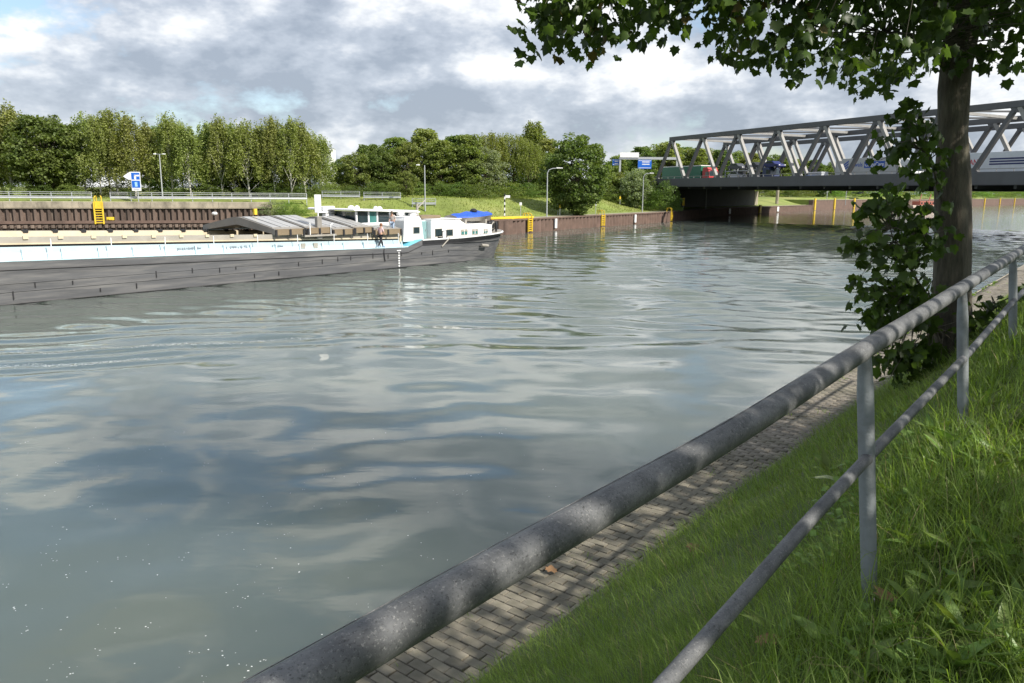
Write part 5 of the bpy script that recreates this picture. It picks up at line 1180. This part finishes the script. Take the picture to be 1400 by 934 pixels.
def person(loc, rz, label, J, shirt, trousers, hair, shoe, hgt=1.72):
    p = empty('person', loc, rz, label, 'person', None, scale=hgt / 1.75)
    n = ['pelvis', 'belly', 'chest', 'neck', 'head', 'top', 'shL', 'elL', 'wrL', 'haL', 'shR', 'elR', 'wrR', 'haR', 'hipL', 'knL', 'anL', 'toL', 'hipR', 'knR', 'anR', 'toR']
    ix = {k: i for i, k in enumerate(n)}
    E = [('pelvis', 'belly'), ('belly', 'chest'), ('chest', 'neck'), ('neck', 'head'), ('head', 'top'), ('chest', 'shL'), ('shL', 'elL'), ('elL', 'wrL'), ('wrL', 'haL'), ('chest', 'shR'), ('shR', 'elR'), ('elR', 'wrR'), ('wrR', 'haR'), ('pelvis', 'hipL'), ('hipL', 'knL'), ('knL', 'anL'), ('anL', 'toL'), ('pelvis', 'hipR'), ('hipR', 'knR'), ('knR', 'anR'), ('anR', 'toR')]
    rad = dict(pelvis=(.14, .11), belly=(.15, .12), chest=(.16, .11), neck=(.055, .055), head=(.085, .095), top=(.06, .07))
    for s in 'LR': rad.update({'sh' + s: (.06, .06), 'el' + s: (.042, .042), 'wr' + s: (.03, .03), 'ha' + s: (.035, .028), 'hip' + s: (.085, .085), 'kn' + s: (.056, .056), 'an' + s: (.04, .04), 'to' + s: (.035, .028)})
    skin_mesh('body', [J[k] for k in n], [(ix[a], ix[b]) for a, b in E], [rad[k] for k in n], m_skin, p)
    def cl(name, keys, edges, grow, m, root=0):
        V = [J[k] if isinstance(k, str) else k for k in keys]; skin_mesh(name, V, edges, [tuple(r + grow for r in rad[k]) for k in keys], m, p, root)
    cl('shirt', ['pelvis', 'belly', 'chest', 'shL', 'elL', 'shR', 'elR'], [(0, 1), (1, 2), (2, 3), (3, 4), (2, 5), (5, 6)], 0.02, shirt)
    cl('trousers', ['pelvis', 'hipL', 'knL', 'anL', 'hipR', 'knR', 'anR'], [(0, 1), (1, 2), (2, 3), (0, 4), (4, 5), (5, 6)], 0.022, trousers)
    hd = Vector(J['head']); MB().lathe((hd.x, hd.y, hd.z), [(0.102, -0.02), (0.118, 0.05), (0.10, 0.13), (0.05, 0.175), (0.01, 0.185)], 12).build('hair', hair, p, smooth=True, loc=(-0.015, 0, 0))
    for s in 'LR':
        a, b = Vector(J['an' + s]), Vector(J['to' + s]); MB().tube([a + Vector((-0.06, 0, -0.03)), a + Vector((0.02, 0, -0.02)), b, b + Vector((0.05, 0, -0.01))], [0.045, 0.052, 0.045, 0.025], 8).build('shoe', shoe, p, smooth=True)
    nz = Vector(J['head']) + Vector((0.10, 0, -0.01)); MB().tube([nz, nz + Vector((0.028, 0, -0.03))], [0.012, 0.016], 6).build('nose', m_skin, p)
    for s in (-1, 1):
        MB().lathe((hd.x + 0.088, hd.y + s * 0.035, hd.z + 0.02), [(0.005, -0.01), (0.012, 0), (0.005, 0.01)], 6).build('eye', m_black, p)
    return p
Jw = dict(pelvis=(0, 0, .95), belly=(.02, 0, 1.12), chest=(.05, 0, 1.33), neck=(.08, 0, 1.49), head=(.11, 0, 1.61), top=(.11, 0, 1.70), shL=(.05, .18, 1.42), elL=(-.08, .25, 1.17), wrL=(.04, .24, .95), haL=(.10, .23, .87), shR=(.05, -.18, 1.42), elR=(.10, -.25, 1.15), wrR=(.26, -.22, .98), haR=(.33, -.20, .93),
          hipL=(0, .10, .88), knL=(.20, .11, .52), anL=(.33, .11, .10), toL=(.48, .12, .05), hipR=(0, -.10, .88), knR=(-.05, -.11, .50), anR=(-.34, -.11, .14), toR=(-.22, -.12, .04))
q = W(37.9, -42.65); person((q[0], q[1], deck(-2.1) - 0.005), ROTC, 'person in pale pink shirt and black trousers walking along the barge side deck', Jw, m_pink, m_trous, m_hairr, m_shoe, 1.74)
Js = dict(pelvis=(0, 0, .95), belly=(.01, 0, 1.12), chest=(.02, 0, 1.33), neck=(.04, 0, 1.49), head=(.08, 0, 1.60), top=(.09, 0, 1.69), shL=(.02, .18, 1.42), elL=(.0, .25, 1.15), wrL=(.12, .22, .95), haL=(.17, .21, .88), shR=(.02, -.18, 1.42), elR=(.03, -.24, 1.14), wrR=(.14, -.22, .93), haR=(.19, -.21, .86),
          hipL=(0, .09, .88), knL=(.08, .10, .50), anL=(-.02, .10, .10), toL=(.13, .11, .05), hipR=(0, -.09, .88), knR=(.04, -.10, .50), anR=(-.10, -.10, .10), toR=(.05, -.11, .05))
q = W(39.7, -43.3); person((q[0], q[1], zco(-0.5) + 0.41), ROTC + PI + 0.4, 'person in grey shirt and pale jeans standing on the coaming beside the wheelhouse', Js, m_greysh, m_jeans, m_hairb, m_black, 1.62)
MB().box(0, 0, 0, 0, 0, 0) if False else None

# ------------------------------------------------------------------ bridge
BK = 1.14
BP = np.array([33.6, 168.7]); bdir = np.array([0.393, -0.92]); bdir /= np.linalg.norm(bdir)
BROT = math.atan2(bdir[1], bdir[0])
bridge = empty('truss_bridge', (*BP, 0), BROT, 'long dark grey steel truss motorway bridge crossing the canal', 'bridge')
ZB, ZG, ZC0, ZC1, PAN = 7.0, 8.65, 16.45, 17.27, 10.66
NP = 9
def truss(y, s0, w=0.7):
    tr = MB().box(s0 - 0.6, s0 + PAN * NP - PAN + 0.9, y - w / 2, y + w / 2, ZC0, ZC1).build('top_chord', m_bridge, bridge, bevel=0.03)
    bc = MB().box(s0 - PAN / 2 - 1.5, s0 + PAN * NP - PAN / 2 + 1.0, y - w / 2 - 0.04, y + w / 2 + 0.04, ZB, ZG).build('bottom_chord', m_bridge, bridge, bevel=0.03)
    MB().box(s0 - PAN / 2 - 1.4, s0 + PAN * NP - PAN / 2 + 0.9, y - w / 2 - 0.14, y + w / 2 + 0.14, ZB - 0.06, ZB - 0.002).build('flange', m_bridge, bc)
    for k in range(NP):
        xt = s0 + k * PAN; xb0 = xt - PAN / 2; xb1 = xt + PAN / 2
        for xb, mm in ((xb0, m_bridge), (xb1, m_bridge_pale)):  # rising diagonal in the dark tone, falling one in the sunlit tone
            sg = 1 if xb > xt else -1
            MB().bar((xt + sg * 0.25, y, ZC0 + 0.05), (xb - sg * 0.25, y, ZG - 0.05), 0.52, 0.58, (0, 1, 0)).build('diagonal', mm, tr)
        MB().prism([(xt - 0.9, ZC0 + 0.02), (xt + 0.9, ZC0 + 0.02), (xt + 0.55, ZC0 - 0.55), (xt - 0.55, ZC0 - 0.55)], y - 0.26, y + 0.26, 'y').build('gusset', m_bridge, tr)
    for k in range(NP + 1):
        xb = s0 - PAN / 2 + k * PAN
        MB().prism([(xb - 0.5, ZG + 0.5), (xb + 0.5, ZG + 0.5), (xb + 1.1, ZG - 0.02), (xb - 1.1, ZG - 0.02)], y - 0.26, y + 0.26, 'y').build('gusset', m_bridge, bc)
TY = [(0.0, 0.0), (18.5, -5.7), (30.2, -9.1)]
for y, s in TY: truss(y, s)
def wind(y0, s0, y1, s1):
    for k in range(NP):
        a = (s0 + k * PAN, y0 + 0.3, ZC1 - 0.35); b = (s1 + k * PAN + (0 if s1 < s0 else 0), y1 - 0.3, ZC1 - 0.35)
        MB().bar((a[0], a[1], a[2]), (a[0] - 2.0, b[1], b[2]), 0.35, 0.4).build('portal_beam', m_bridge_pale, bridge)
        if k < NP - 1:
            MB().bar((a[0] + 0.3, a[1], a[2]), (a[0] + PAN * 0.5 - 1, (y0 + y1) / 2, b[2]), 0.2, 0.25).build('wind_brace', m_bridge, bridge)
            MB().bar((a[0] + PAN * 0.5 - 1, (y0 + y1) / 2, a[2]), (a[0] + PAN - 2.0, b[1], b[2]), 0.2, 0.25).build('wind_brace', m_bridge, bridge)
wind(0.0, 0.0, 18.5, -5.7)
ZD = 7.4
MB().prism([(-16, 0.4), (102, 0.4), (102, 70), (-66, 70)], ZB + 0.02, ZD, 'z').build('deck', m_asph, bridge)
for k in range(19): MB().box(-5 + k * 5.33, -4.6 + k * 5.33, 0.5, 69.5, ZB - 0.5, ZB + 0.018).build('cross_girder', m_bridge, bridge)
MB().box(-14, 100, 31.2, 31.5, ZD + 0.002, ZD + 1.2).build('parapet', m_bridge, bridge)
hr = MB().tube([(-6, -0.1, ZG + 0.38), (95, -0.1, ZG + 0.38)], 0.05, 6).build('hand_rail', m_bridge_pale, bridge)
hp_ = MB().box(-0.03, 0.03, -0.03, 0.03, 0, 0.38).mesh('rail_post')
for k in range(44): link_mesh('rail_post', hp_, m_bridge_pale, bridge, (-5.4 + k * 2.3, -0.1, ZG + 0.001))
# abutments and wing wall
abut = empty('bridge_abutment', (*(BP + bdir * -1.5), 0), BROT, 'concrete abutment coloured dark as shade under the left end of the bridge', 'abutment')
def loc_(p): r_ = np.array(p) - (BP + bdir * -1.5); return (float(r_ @ bdir), float(r_ @ np.array([-bdir[1], bdir[0]])))
fr_ = [(-2.5, -2.0)] + [loc_(p) for p in ((50.4, 208.0), (74.5, 242.5))]
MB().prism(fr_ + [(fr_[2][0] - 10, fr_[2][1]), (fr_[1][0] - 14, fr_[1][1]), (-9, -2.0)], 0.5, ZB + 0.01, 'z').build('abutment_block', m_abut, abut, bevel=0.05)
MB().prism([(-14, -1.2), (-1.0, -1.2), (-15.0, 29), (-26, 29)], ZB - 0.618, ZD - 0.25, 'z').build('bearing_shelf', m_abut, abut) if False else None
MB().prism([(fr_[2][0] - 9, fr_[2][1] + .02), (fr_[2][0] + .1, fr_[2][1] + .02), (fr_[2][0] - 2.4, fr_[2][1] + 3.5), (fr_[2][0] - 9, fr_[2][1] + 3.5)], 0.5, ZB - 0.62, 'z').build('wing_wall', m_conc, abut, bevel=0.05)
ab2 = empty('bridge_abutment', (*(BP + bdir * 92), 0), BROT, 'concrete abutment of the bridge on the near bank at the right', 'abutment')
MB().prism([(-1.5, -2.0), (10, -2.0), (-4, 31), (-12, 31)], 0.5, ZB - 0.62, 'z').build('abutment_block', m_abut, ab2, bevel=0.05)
# approach embankment behind the left end
e = BP + bdir * -1.5
emb = MB(); u_ = bdir; v_ = np.array([-u_[1], u_[0]])
def BW(s, y): return BP + u_ * s * BK + v_ * y * BK
vs = []
for s in (-13, -160):
    for y, z in ((-13, 2.6), (-1.5, 6.9), (29, 6.9), (60, 6.8)): vs.append((*BW(s - (0 if s < -10 else (y * 0.85 if y > 0 else 0)), y), z))
emb.add(vs, [(0, 1, 5, 4), (1, 2, 6, 5), (2, 3, 7, 6)])
tag(emb.build('embankment', m_fargrass), kind='structure')
rd_ = MB(); vs = [(*BW(s, y), 7.0) for s in (-13.5, -170) for y in (0.5, 27.4)]; rd_.add([vs[0], vs[1], vs[3], vs[2]], [(0, 1, 2, 3)])
tag(rd_.build('road', m_asph), kind='structure')

# ------------------------------------------------------------------ traffic on the bridge
def on_bridge(s, y): p = BW(s, y); return (p[0], p[1], ZD + 0.01)
m_rim = mat('wheel_rim', (0.35, 0.35, 0.36), 0.4, 0.5)
def wheel(parent, x, y, r=0.5, w=0.3):
    o = MB().tube([(x, y - w / 2, r), (x, y + w / 2, r)], r, 16).build('wheel', m_tyre, parent); MB().tube([(x, y - w / 2 - 0.012, r), (x, y - w / 2 - 0.002, r)], r * 0.55, 12).build('rim', m_rim, o); return o
def paint(name, c): return mat(name, c, 0.4, var=0.05, scale=0.8, dirt=tuple(x * 0.7 for x in c), dirt_amt=0.3)
def cab(p, x, m, h=3.5, l=2.3):
    c = MB().prism([(x, 0.55), (x + l, 0.55), (x + l + 0.02, 1.5), (x + l - 0.18, 2.75), (x + l - 0.75, h), (x + 0.1, h), (x, 2.9)], -1.22, 1.22, 'y').build('cab', m, p, bevel=0.06)
    MB().prism([(x + l + 0.015, 1.75), (x + l - 0.175, 2.75), (x + l - 0.155, 2.75), (x + l + 0.035, 1.75)], -1.05, 1.05, 'y').build('windscreen', m_glass, c)
    for s in (-1, 1): MB().prism([(x + 1.05, 1.75), (x + l - 0.12, 1.75), (x + l - 0.28, 2.6), (x + 1.05, 2.6)], s * 1.222, s * 1.235, 'y').build('side_window', m_glass, c)
    MB().box(x + l, x + l + 0.08, -1.15, 1.15, 0.5, 0.85).build('bumper', m_black, c)
    for s in (-1, 1): MB().box(x + l - 0.15, x + l + 0.05, s * 1.3 - 0.08, s * 1.3 + 0.08, 1.9, 2.5).build('mirror', m_black, c)
    return c
def lorry(s0, s1, y, label, mb_, mcab, top=3.95, cabin=True, name='lorry'):
    p = empty(name, on_bridge(s0, y), BROT, label, 'lorry', 'lorries on the bridge'); L = (s1 - s0) * BK
    bx = MB().box(0, L, -1.25, 1.25, 1.05, top).build('trailer_box', mb_, p, bevel=0.03)
    MB().box(0.1, L, -1.15, 1.15, 0.75, 1.045).build('chassis', m_black, p)
    for k in range(3): 
        for sd in (-1, 1): wheel(p, 1.6 + 1.3 * k, sd * 1.0)
    MB().box(4.8, L - 3, -1.22, -1.16, 0.5, 1.0).build('side_guard', m_galv, p)
    if cabin:
        cab(p, L + 0.5, mcab)
        MB().box(L - 1.5, L + 2.5, -0.5, 0.5, 0.55, 0.74).build('tractor_frame', m_black, p)
        for xx in (L + 2.0, L - 0.9):
            for sd in (-1, 1): wheel(p, xx, sd * 1.02)
    return p
m_green = paint('green_tarpaulin', (0.01, 0.13, 0.07)); m_red = paint('red_cab_paint', (0.42, 0.03, 0.03)); m_silver = paint('pale_grey_trailer', (0.48, 0.49, 0.49)); m_wcab = paint('white_cab_paint', (0.72, 0.74, 0.75)); m_bus = paint('white_trailer', (0.66, 0.70, 0.74)); m_bluecab = paint('blue_cab_paint', (0.035, 0.05, 0.12)); m_navy = paint('navy_print', (0.012, 0.02, 0.12)); m_redp = paint('red_print', (0.55, 0.03, 0.05)); m_bprint = paint('blue_print', (0.02, 0.09, 0.42))
LANE = 4.2
gl = lorry(-7.5, 5.0, LANE, 'lorry with a dark green trailer and red cab at the left end of the bridge', m_green, m_red)
MB().box(-0.02, 14.27, -1.27, 1.27, 3.82, 3.98).build('roof_rail', m_white, gl)
ew = lorry(37.0, 47.6, LANE, 'lorry with a pale grey trailer lettered Ewals Cargo Care on the bridge', m_silver, m_wcab)
text_mesh('Ewals', 0.95, m_bprint, 'lettering', ew, (3.5, -1.262, 2.62), (PI / 2, 0, 0), 0.004, 0.012)
MB().box(5.95, 9.9, -1.268, -1.251, 2.35, 3.35).build('print_panel', m_bprint, ew); text_mesh('CargoCare', 0.86, m_white, 'lettering', ew, (6.05, -1.275, 2.6), (PI / 2, 0, 0), 0.004, 0.01, 'LEFT', 0.95)
lg = MB()                                  # the slanted letter sign left of the name
for a_ in (0.0, 0.42, 0.84): lg.prism([(1.45 + a_ * 0.0, 1.75 + a_), (2.75, 2.55 + a_), (2.75, 2.80 + a_), (1.45, 2.0 + a_)], -1.268, -1.251, 'y')
lg.prism([(1.25, 1.70), (1.5, 1.85), (1.5, 2.9), (1.25, 2.72)], -1.2685, -1.2505, 'y')
lg.build('emblem', m_bprint, ew)
bm_ = lorry(54.3, 67.9, LANE, 'lorry with a white trailer lettered BUSSMANN and navy stripes right of the trunk', m_bus, m_wcab)
text_mesh('BUSSMANN', 1.0, m_redp, 'lettering', bm_, (1.6, -1.262, 2.35), (PI / 2, 0, 0), 0.004, 0.015, 'LEFT', 0.9)
for k in range(3): MB().box(7.2, 12.6, -1.268, -1.251, 2.25 + 0.34 * k, 2.25 + 0.34 * k + 0.2).build('stripe', m_navy, bm_)
def car(loc, rz, label, m, parent=None, van=False, name='car', group=None):
    p = empty(name, loc, rz, label, 'car' if not van else 'van', group)
    if van:
        body = [(0, .35), (5.0, .35), (5.05, .9), (4.6, 1.15), (3.8, 2.0), (3.4, 2.25), (0.05, 2.3), (0, 2.0)]
    else:
        body = [(0, .32), (4.3, .32), (4.34, .62), (4.1, .84), (3.2, .96), (2.55, 1.42), (1.1, 1.46), (0.35, 1.02), (0.02, .9)]
    b = MB().prism(body, -0.86, 0.86, 'y').build('body', m, p, bevel=0.07)
    wl = [(3.5, 1.25), (4.35, 1.25), (3.75, 1.95), (3.4, 1.95)] if van else [(0.75, 1.0), (3.0, 1.0), (2.45, 1.36), (1.15, 1.39)]
    for s in (-1, 1): MB().prism(wl, s * 0.862, s * 0.874, 'y').build('side_window', m_glass, b)
    for xx in ((0.95, 4.0) if van else (0.75, 3.45)):
        for s in (-1, 1): wheel(p, xx, s * 0.8, 0.31, 0.2)
    for s in (-1, 1): MB().box(body[2][0] - 0.03, body[2][0] + 0.02, s * 0.65 - 0.14, s * 0.65 + 0.14, 0.6, 0.76).build('headlight', m_white, b)
    return p
# car transporter and its load
ct = empty('car_transporter', on_bridge(11.8, LANE), BROT, 'car transporter lorry loaded with dark cars on two decks', 'lorry', 'lorries on the bridge')
MB().box(0, 10.6, -1.2, 1.2, 0.75, 0.98).build('lower_deck', m_galv, ct); MB().prism([(0, 2.45), (10.6, 2.6), (10.6, 2.75), (0, 2.6)], -1.2, 1.2, 'y').build('upper_deck', m_galv, ct)
for x in (0.3, 4.0, 7.6, 10.4):
    for s in (-1, 1): MB().box(x - 0.08, x + 0.08, s * 1.26 - 0.06, s * 1.26 + 0.06, 0.7, 2.9).build('deck_post', m_galv, ct)
cab(ct, 11.0, m_bluecab, 3.0, 2.0)
for xx in (2.0, 3.2, 9.0, 12.4):
    for s in (-1, 1): wheel(ct, xx, s * 1.0)
cc = [m_navy, paint('black_car_paint', (0.02, 0.022, 0.028)), paint('dark_grey_car_paint', (0.06, 0.065, 0.075)), paint('pale_car_paint', (0.5, 0.52, 0.55))]
for i, (s, z, m, lab) in enumerate(((12.1, 2.62, cc[2], 'rear dark car on the upper deck of the car transporter'), (16.6, 2.69, cc[1], 'middle black car on the upper deck of the car transporter'), (21.0, 2.75, cc[0], 'front navy car on the upper deck of the car transporter'), (12.2, 0.99, cc[3], 'rear pale car on the lower deck of the car transporter'), (17.0, 0.99, cc[1], 'front black car on the lower deck of the car transporter'))):
    q = BW(s, LANE); car((q[0], q[1], ZD + 0.01 + z - 0.0), BROT, lab, m, group='cars on the transporter')
car(on_bridge(29.6, LANE + 0.4), BROT, 'blue car crossing the bridge ahead of the car transporter', paint('blue_car_paint', (0.03, 0.08, 0.25)), name='car')
car(on_bridge(26.4, LANE + 7.5), BROT + PI, 'white car in the far lane of the bridge left of the blue car', cc[3], van=True, name='van')
car(on_bridge(49.9 + 2.4, LANE + 7.8), BROT + PI, 'white van half hidden by the hanging leaves on the bridge', m_wcab, van=True, name='van')

# ------------------------------------------------------------------ motorway gantry
gp = BW(-72, 26)
GY = 232.0
gx0, gx1 = at(848, 217, GY)[0], at(926, 217, GY)[0]; gz = at(880, 216.5, GY)[2]
gan = empty('sign_gantry', (gx0, GY, 0), 0, 'motorway sign gantry with two blue boards left of the bridge', 'sign gantry')
for x in (0, gx1 - gx0): MB().box(x - 0.25, x + 0.25, -0.25, 0.25, 5, gz + 0.3).build('gantry_leg', m_galv, gan)
MB().box(-0.3, gx1 - gx0 + 0.3, -0.4, 0.4, gz - 0.35, gz + 0.35).build('gantry_beam', m_galv, gan)
def gsign(pxa, pxb, ya, yb, m, nm, yo=-0.6):
    a = at(pxa, ya, GY); b = at(pxb, yb, GY); x0, x1 = a[0] - gx0, b[0] - gx0
    o = MB().box(x0, x1, yo, yo + 0.15, b[2], a[2]).build(nm, m, gan)
    if m is m_blue:
        f = 0.12; MB().box(x0 + f, x1 - f, yo - 0.01, yo - 0.002, a[2] - 0.32, a[2] - 0.2).build('border', m_white, o); MB().box(x0 + f, x1 - f, yo - 0.01, yo - 0.002, b[2] + 0.2, b[2] + 0.32).build('border', m_white, o)
        for k in range(2): MB().box(x0 + (x1 - x0) * 0.3, x1 - (x1 - x0) * 0.15, yo - 0.01, yo - 0.002, a[2] - 0.75 - 0.65 * k, a[2] - 0.5 - 0.65 * k).build('print_line', m_white, o)
    return o
gsign(838, 847, 217.5, 226, m_blue, 'sign_board', 0.6); gsign(872, 890, 218.6, 231, m_blue, 'sign_board'); gsign(847.5, 873, 208.5, 215.6, m_white, 'display_cabinet')

# ------------------------------------------------------------------ lamp posts, signs and posts on the far bank
def ys(px, off): return float(shore_at_px(px, fp)[0][1]) + off
def lamp(px, Y, top, arm, label, z0=None, two=False, bent=True):
    x = X_at(px, Y); zb = fz(x, Y) if z0 is None else z0; zt_ = at(px, top, Y)[2]
    o = empty('lamp_post', (x, Y, zb), 0, label, 'lamp post', 'lamp posts on the far bank'); h = zt_ - zb
    if bent: MB().tube([(0, 0, 0), (0, 0, h * 0.5), (0, 0, h - 0.7), (arm * 0.12, 0, h - 0.25), (arm * 0.4, 0, h - 0.04), (arm * 0.75, 0, h)], [0.11, 0.09, 0.075, 0.07, 0.06, 0.055], 8).build('pole', m_galv, o, smooth=True)
    else: MB().tube([(0, 0, 0), (0, 0, h * 0.5), (0, 0, h)], [0.11, 0.09, 0.07], 8).build('pole', m_galv, o, smooth=True)
    for s in ((1, -1) if two else (1,)):
        a = arm * s; hd = MB().prism([(a * 0.7, h - 0.05), (a * 1.2, h - 0.03), (a * 1.2, h + 0.09), (a * 0.7, h + 0.13)], -0.14, 0.14, 'y').build('lamp_head', m_white, o, bevel=0.02)
        if two: MB().bar((0, 0, h), (a * 0.72, 0, h + 0.03), 0.06, 0.06).build('arm', m_galv, o)
    return o
lamp(748, ys(748, 3.5), 230, 1.9, 'curved lamp post in front of the big round maple'); lamp(879, ys(879, 4.0), 237, 1.6, 'lamp post by the bushes left of the bridge'); lamp(966, ys(966, 3.0), 242, 2.3, 'lamp post in front of the dark bridge underside', 1.96)
lamp(581, 113, 226, -1.0, 'lamp post rising behind the stern house of the barge', bent=False); lamp(222, 113, 211, 0.7, 'straight lamp post among the birches behind the quay', two=True, bent=False)
def post_sign(px, Y, top, w, h, m, label, name='sign_post', pm=None, stripes=False, rz=0.0):
    x = X_at(px, Y); zb = fz(x, Y); zt_ = at(px, top, Y)[2]; o = empty(name, (x, Y, zb), rz, label, 'sign')
    if stripes:
        n = 9
        for k in range(n): MB().tube([(0, 0, k * (zt_ - zb) / n), (0, 0, (k + 1) * (zt_ - zb) / n - 0.002)], 0.09, 8).build('band', m_white if k % 2 else m_black, o)
        MB().box(0.1, 0.75, -0.05, 0.05, zt_ - zb - 0.55, zt_ - zb - 0.2).build('arm', m_white, o)
    else:
        MB().tube([(0, 0, -0.2), (0, 0, zt_ - zb)], 0.05, 6).build('pole', pm or m_galv, o)
        if h: MB().box(-w / 2, w / 2, -0.1, -0.052, zt_ - zb - h, zt_ - zb + 0.03).build('board', m, o)
    return o
post_sign(690, ys(690, 5), 265, 0, 0, m_white, 'black and white banded post on the grass right of the stern', 'banded_post', None, True)
post_sign(712, ys(712, 6), 277, 0.36, 0.4, m_white, 'small white board on a thin pole right of the banded post')
post_sign(763, ys(763, 8), 277, 0.34, 0.44, m_white, 'small white board beside the yellow post left of the maple'); post_sign(766, ys(766, 6.5), 280, 0.26, 0.5, m_yellow, 'short yellow post under the big round maple', 'marker_post', m_white)
post_sign(815, ys(815, 7), 273, 0.26, 1.0, m_white, 'slim white post right of the big round maple', 'marker_post'); post_sign(848, ys(848, 22), 269, 0.3, 0.5, m_yellow, 'small yellow marker post among the bushes', 'marker_post')
post_sign(935, ys(935, 5), 271, 0.5, 1.6, m_yellow, 'yellow marker post in front of the bridge shadow', 'marker_post')
for i, (px, Y, h_) in enumerate(((1063, 262, 5.5), (1131, 300, 4.5), (1157, 305, 6.0))):
    x = X_at(px, Y); zb = max(fz(x, Y), 1.9); o = empty('marker_post', (x, Y, zb), 0, ['pale concrete pillar beyond the bridge near the water', 'thin pole on the green slope seen under the bridge', 'thin grey pole right of the green slope under the bridge'][i], 'post')
    MB().tube([(0, 0, -0.3), (0, 0, h_)], 0.55 if i == 0 else 0.12, 8).build('shaft', m_conc if i == 0 else m_galv, o); MB().box(-0.3, 0.3, -0.3, 0.3, h_ + 0.002, h_ + 0.3).build('cap', m_galv, o)
# blue and white waterway sign on the quay
sx0 = X_at(187, 106); sg = empty('waterway_sign', (sx0, 106, 3.9), 0.15, 'blue and white waterway sign with a left pointing arrow on the quay', 'sign')
hz = at(187, 261, 106)[2] - 3.9; ht = at(187, 235, 106)[2] - 3.9
MB().tube([(0.15, 0.05, 0), (0.15, 0.05, hz + 0.5)], 0.06, 8).build('pole', m_galv, sg)
MB().prism([(-0.55, hz), (0.62, hz), (0.62, ht), (-0.55, ht), (-0.9, ht - 0.15), (-1.55, ht - 0.62), (-0.9, ht - 1.05), (-0.55, ht - 1.05)], -0.05, 0.05, 'y').build('board', m_white, sg)
b1 = MB().box(-0.5, 0.55, -0.062, -0.052, ht - 1.02, ht - 0.12).build('blue_field', m_blue, sg); b2 = MB().box(-0.5, 0.55, -0.062, -0.052, ht - 2.1, ht - 1.16).build('blue_field', m_blue, sg)
f = MB(); f.box(-0.15, 0.1, -0.07, -0.063, ht - 1.0, ht - 0.45); f.box(-0.15, 0.5, -0.07, -0.063, ht - 0.6, ht - 0.40); f.build('symbol', m_white, b1)
f = MB(); f.box(-0.12, 0.2, -0.07, -0.063, ht - 1.95, ht - 1.35); f.build('symbol', mat('pale_blue', (0.35, 0.6, 0.8), 0.5), b2)
MB().box(-0.3, 0.35, -0.062, -0.052, hz + 0.12, hz + 0.3).build('print', mat('faint_print', (0.45, 0.46, 0.5), 0.6), sg)
# far white building over the trees
wb = empty('white_building', (X_at(449, 330), 330, 4.5), 0, 'distant flat white building above the trees right of the birches', 'building')
h1 = at(449, 203.5, 330)[2] - 4.5
MB().box(-2.0, 2.2, -2, 6, 0, h1).build('wall', m_white, wb); MB().box(-2.1, 2.3, -2.1, 6.1, h1 + 0.002, h1 + 0.25).build('roof', m_galv, wb)
for k in range(2): MB().box(-1.4 + 1.9 * k, -0.4 + 1.9 * k, -2.03, -1.98, h1 - 2.2, h1 - 0.8).build('window', m_glass, wb)
# moored work barge beyond the bridge, seen through the leaves
q = at(1262, 283, 330); wbg = empty('work_boat', (q[0], q[1] + 0, 0), R(30), 'reddish brown work boat beyond the bridge, seen through the maple leaves', 'boat')
MB().prism([(-10, 0.0), (9, 0.0), (11, 1.5), (-11, 1.5)], -2.5, 2.5, 'y').build('hull', mat('pale_hull', (0.5, 0.4, 0.33), 0.7), wbg); MB().box(-5, 5, -1.8, 1.8, 1.502, 3.1).build('deck_house', mat('red_brown_paint', (0.32, 0.10, 0.07), 0.7), wbg)
for x in (-4, -2, 0, 2, 4): MB().box(x - 0.5, x + 0.5, -1.85, -1.79, 2.0, 2.7).build('window', m_glass, wbg)
for x in (-3, 3.5): MB().tube([(x, 0, 3.1), (x + 1.2, 0, 6.0)], 0.2, 6).build('crane_arm', mat('red_brown_paint', (0.32, 0.10, 0.07), 0.7), wbg)

# ------------------------------------------------------------------ foam on the water
def foam():
    g = np.random.default_rng(17); V = []; F = []
    def flake(c, r):
        b = len(V); n = 6; a0 = g.uniform(0, 6); e = g.uniform(0.4, 1)
        for k in range(n):
            a = a0 + k * 2 * PI / n; q = r * g.uniform(0.5, 1.1); V.append((c[0] + math.cos(a) * q, c[1] + math.sin(a) * q * e, c[2]))
        F.append(tuple(range(b, b + n)))
    for _ in range(240):
        px = g.uniform(0, 780); py = 560 + 380 * g.uniform(0, 1) ** 0.8
        q = ray(px, py); s = -CZ / q[2]; p = q * s
        if (p[:2] @ D) > -5.2: continue
        for _k in range(1 if g.uniform() < 0.75 else 3): flake((p[0] + g.normal(0, 0.06), p[1] + g.normal(0, 0.06), 0.028), g.uniform(0.006, 0.016))
    for a, b, n in (((-16.5, 23.5), (-11.8, 25.0), 420), ((-13.5, 27.0), (-7.6, 28.9), 420), ((-18.0, 25.4), (-14, 26.8), 200), ((14.0, 62.0), (23.0, 71.5), 260), ((-2.0, 75), (3.0, 77), 160), ((4.5, 86), (8.5, 88), 120)):
        for _ in range(n):
            k = g.uniform(); p = np.array(a) * (1 - k) + np.array(b) * k + g.normal(0, 0.10, 2) + np.array([0, 0.22 * math.sin(k * 9) + 0.1 * math.sin(k * 31)]); flake((p[0], p[1], 0.05), g.uniform(0.006, 0.03))
    me = bpy.data.meshes.new('foam'); me.from_pydata(V, [], F)
    tag(link_mesh('foam', me, mat('white_foam', (0.6, 0.62, 0.6), 0.6, var=0.1)), 'white foam flecks floating on the canal and along the wake', 'foam', None, 'stuff')
foam()
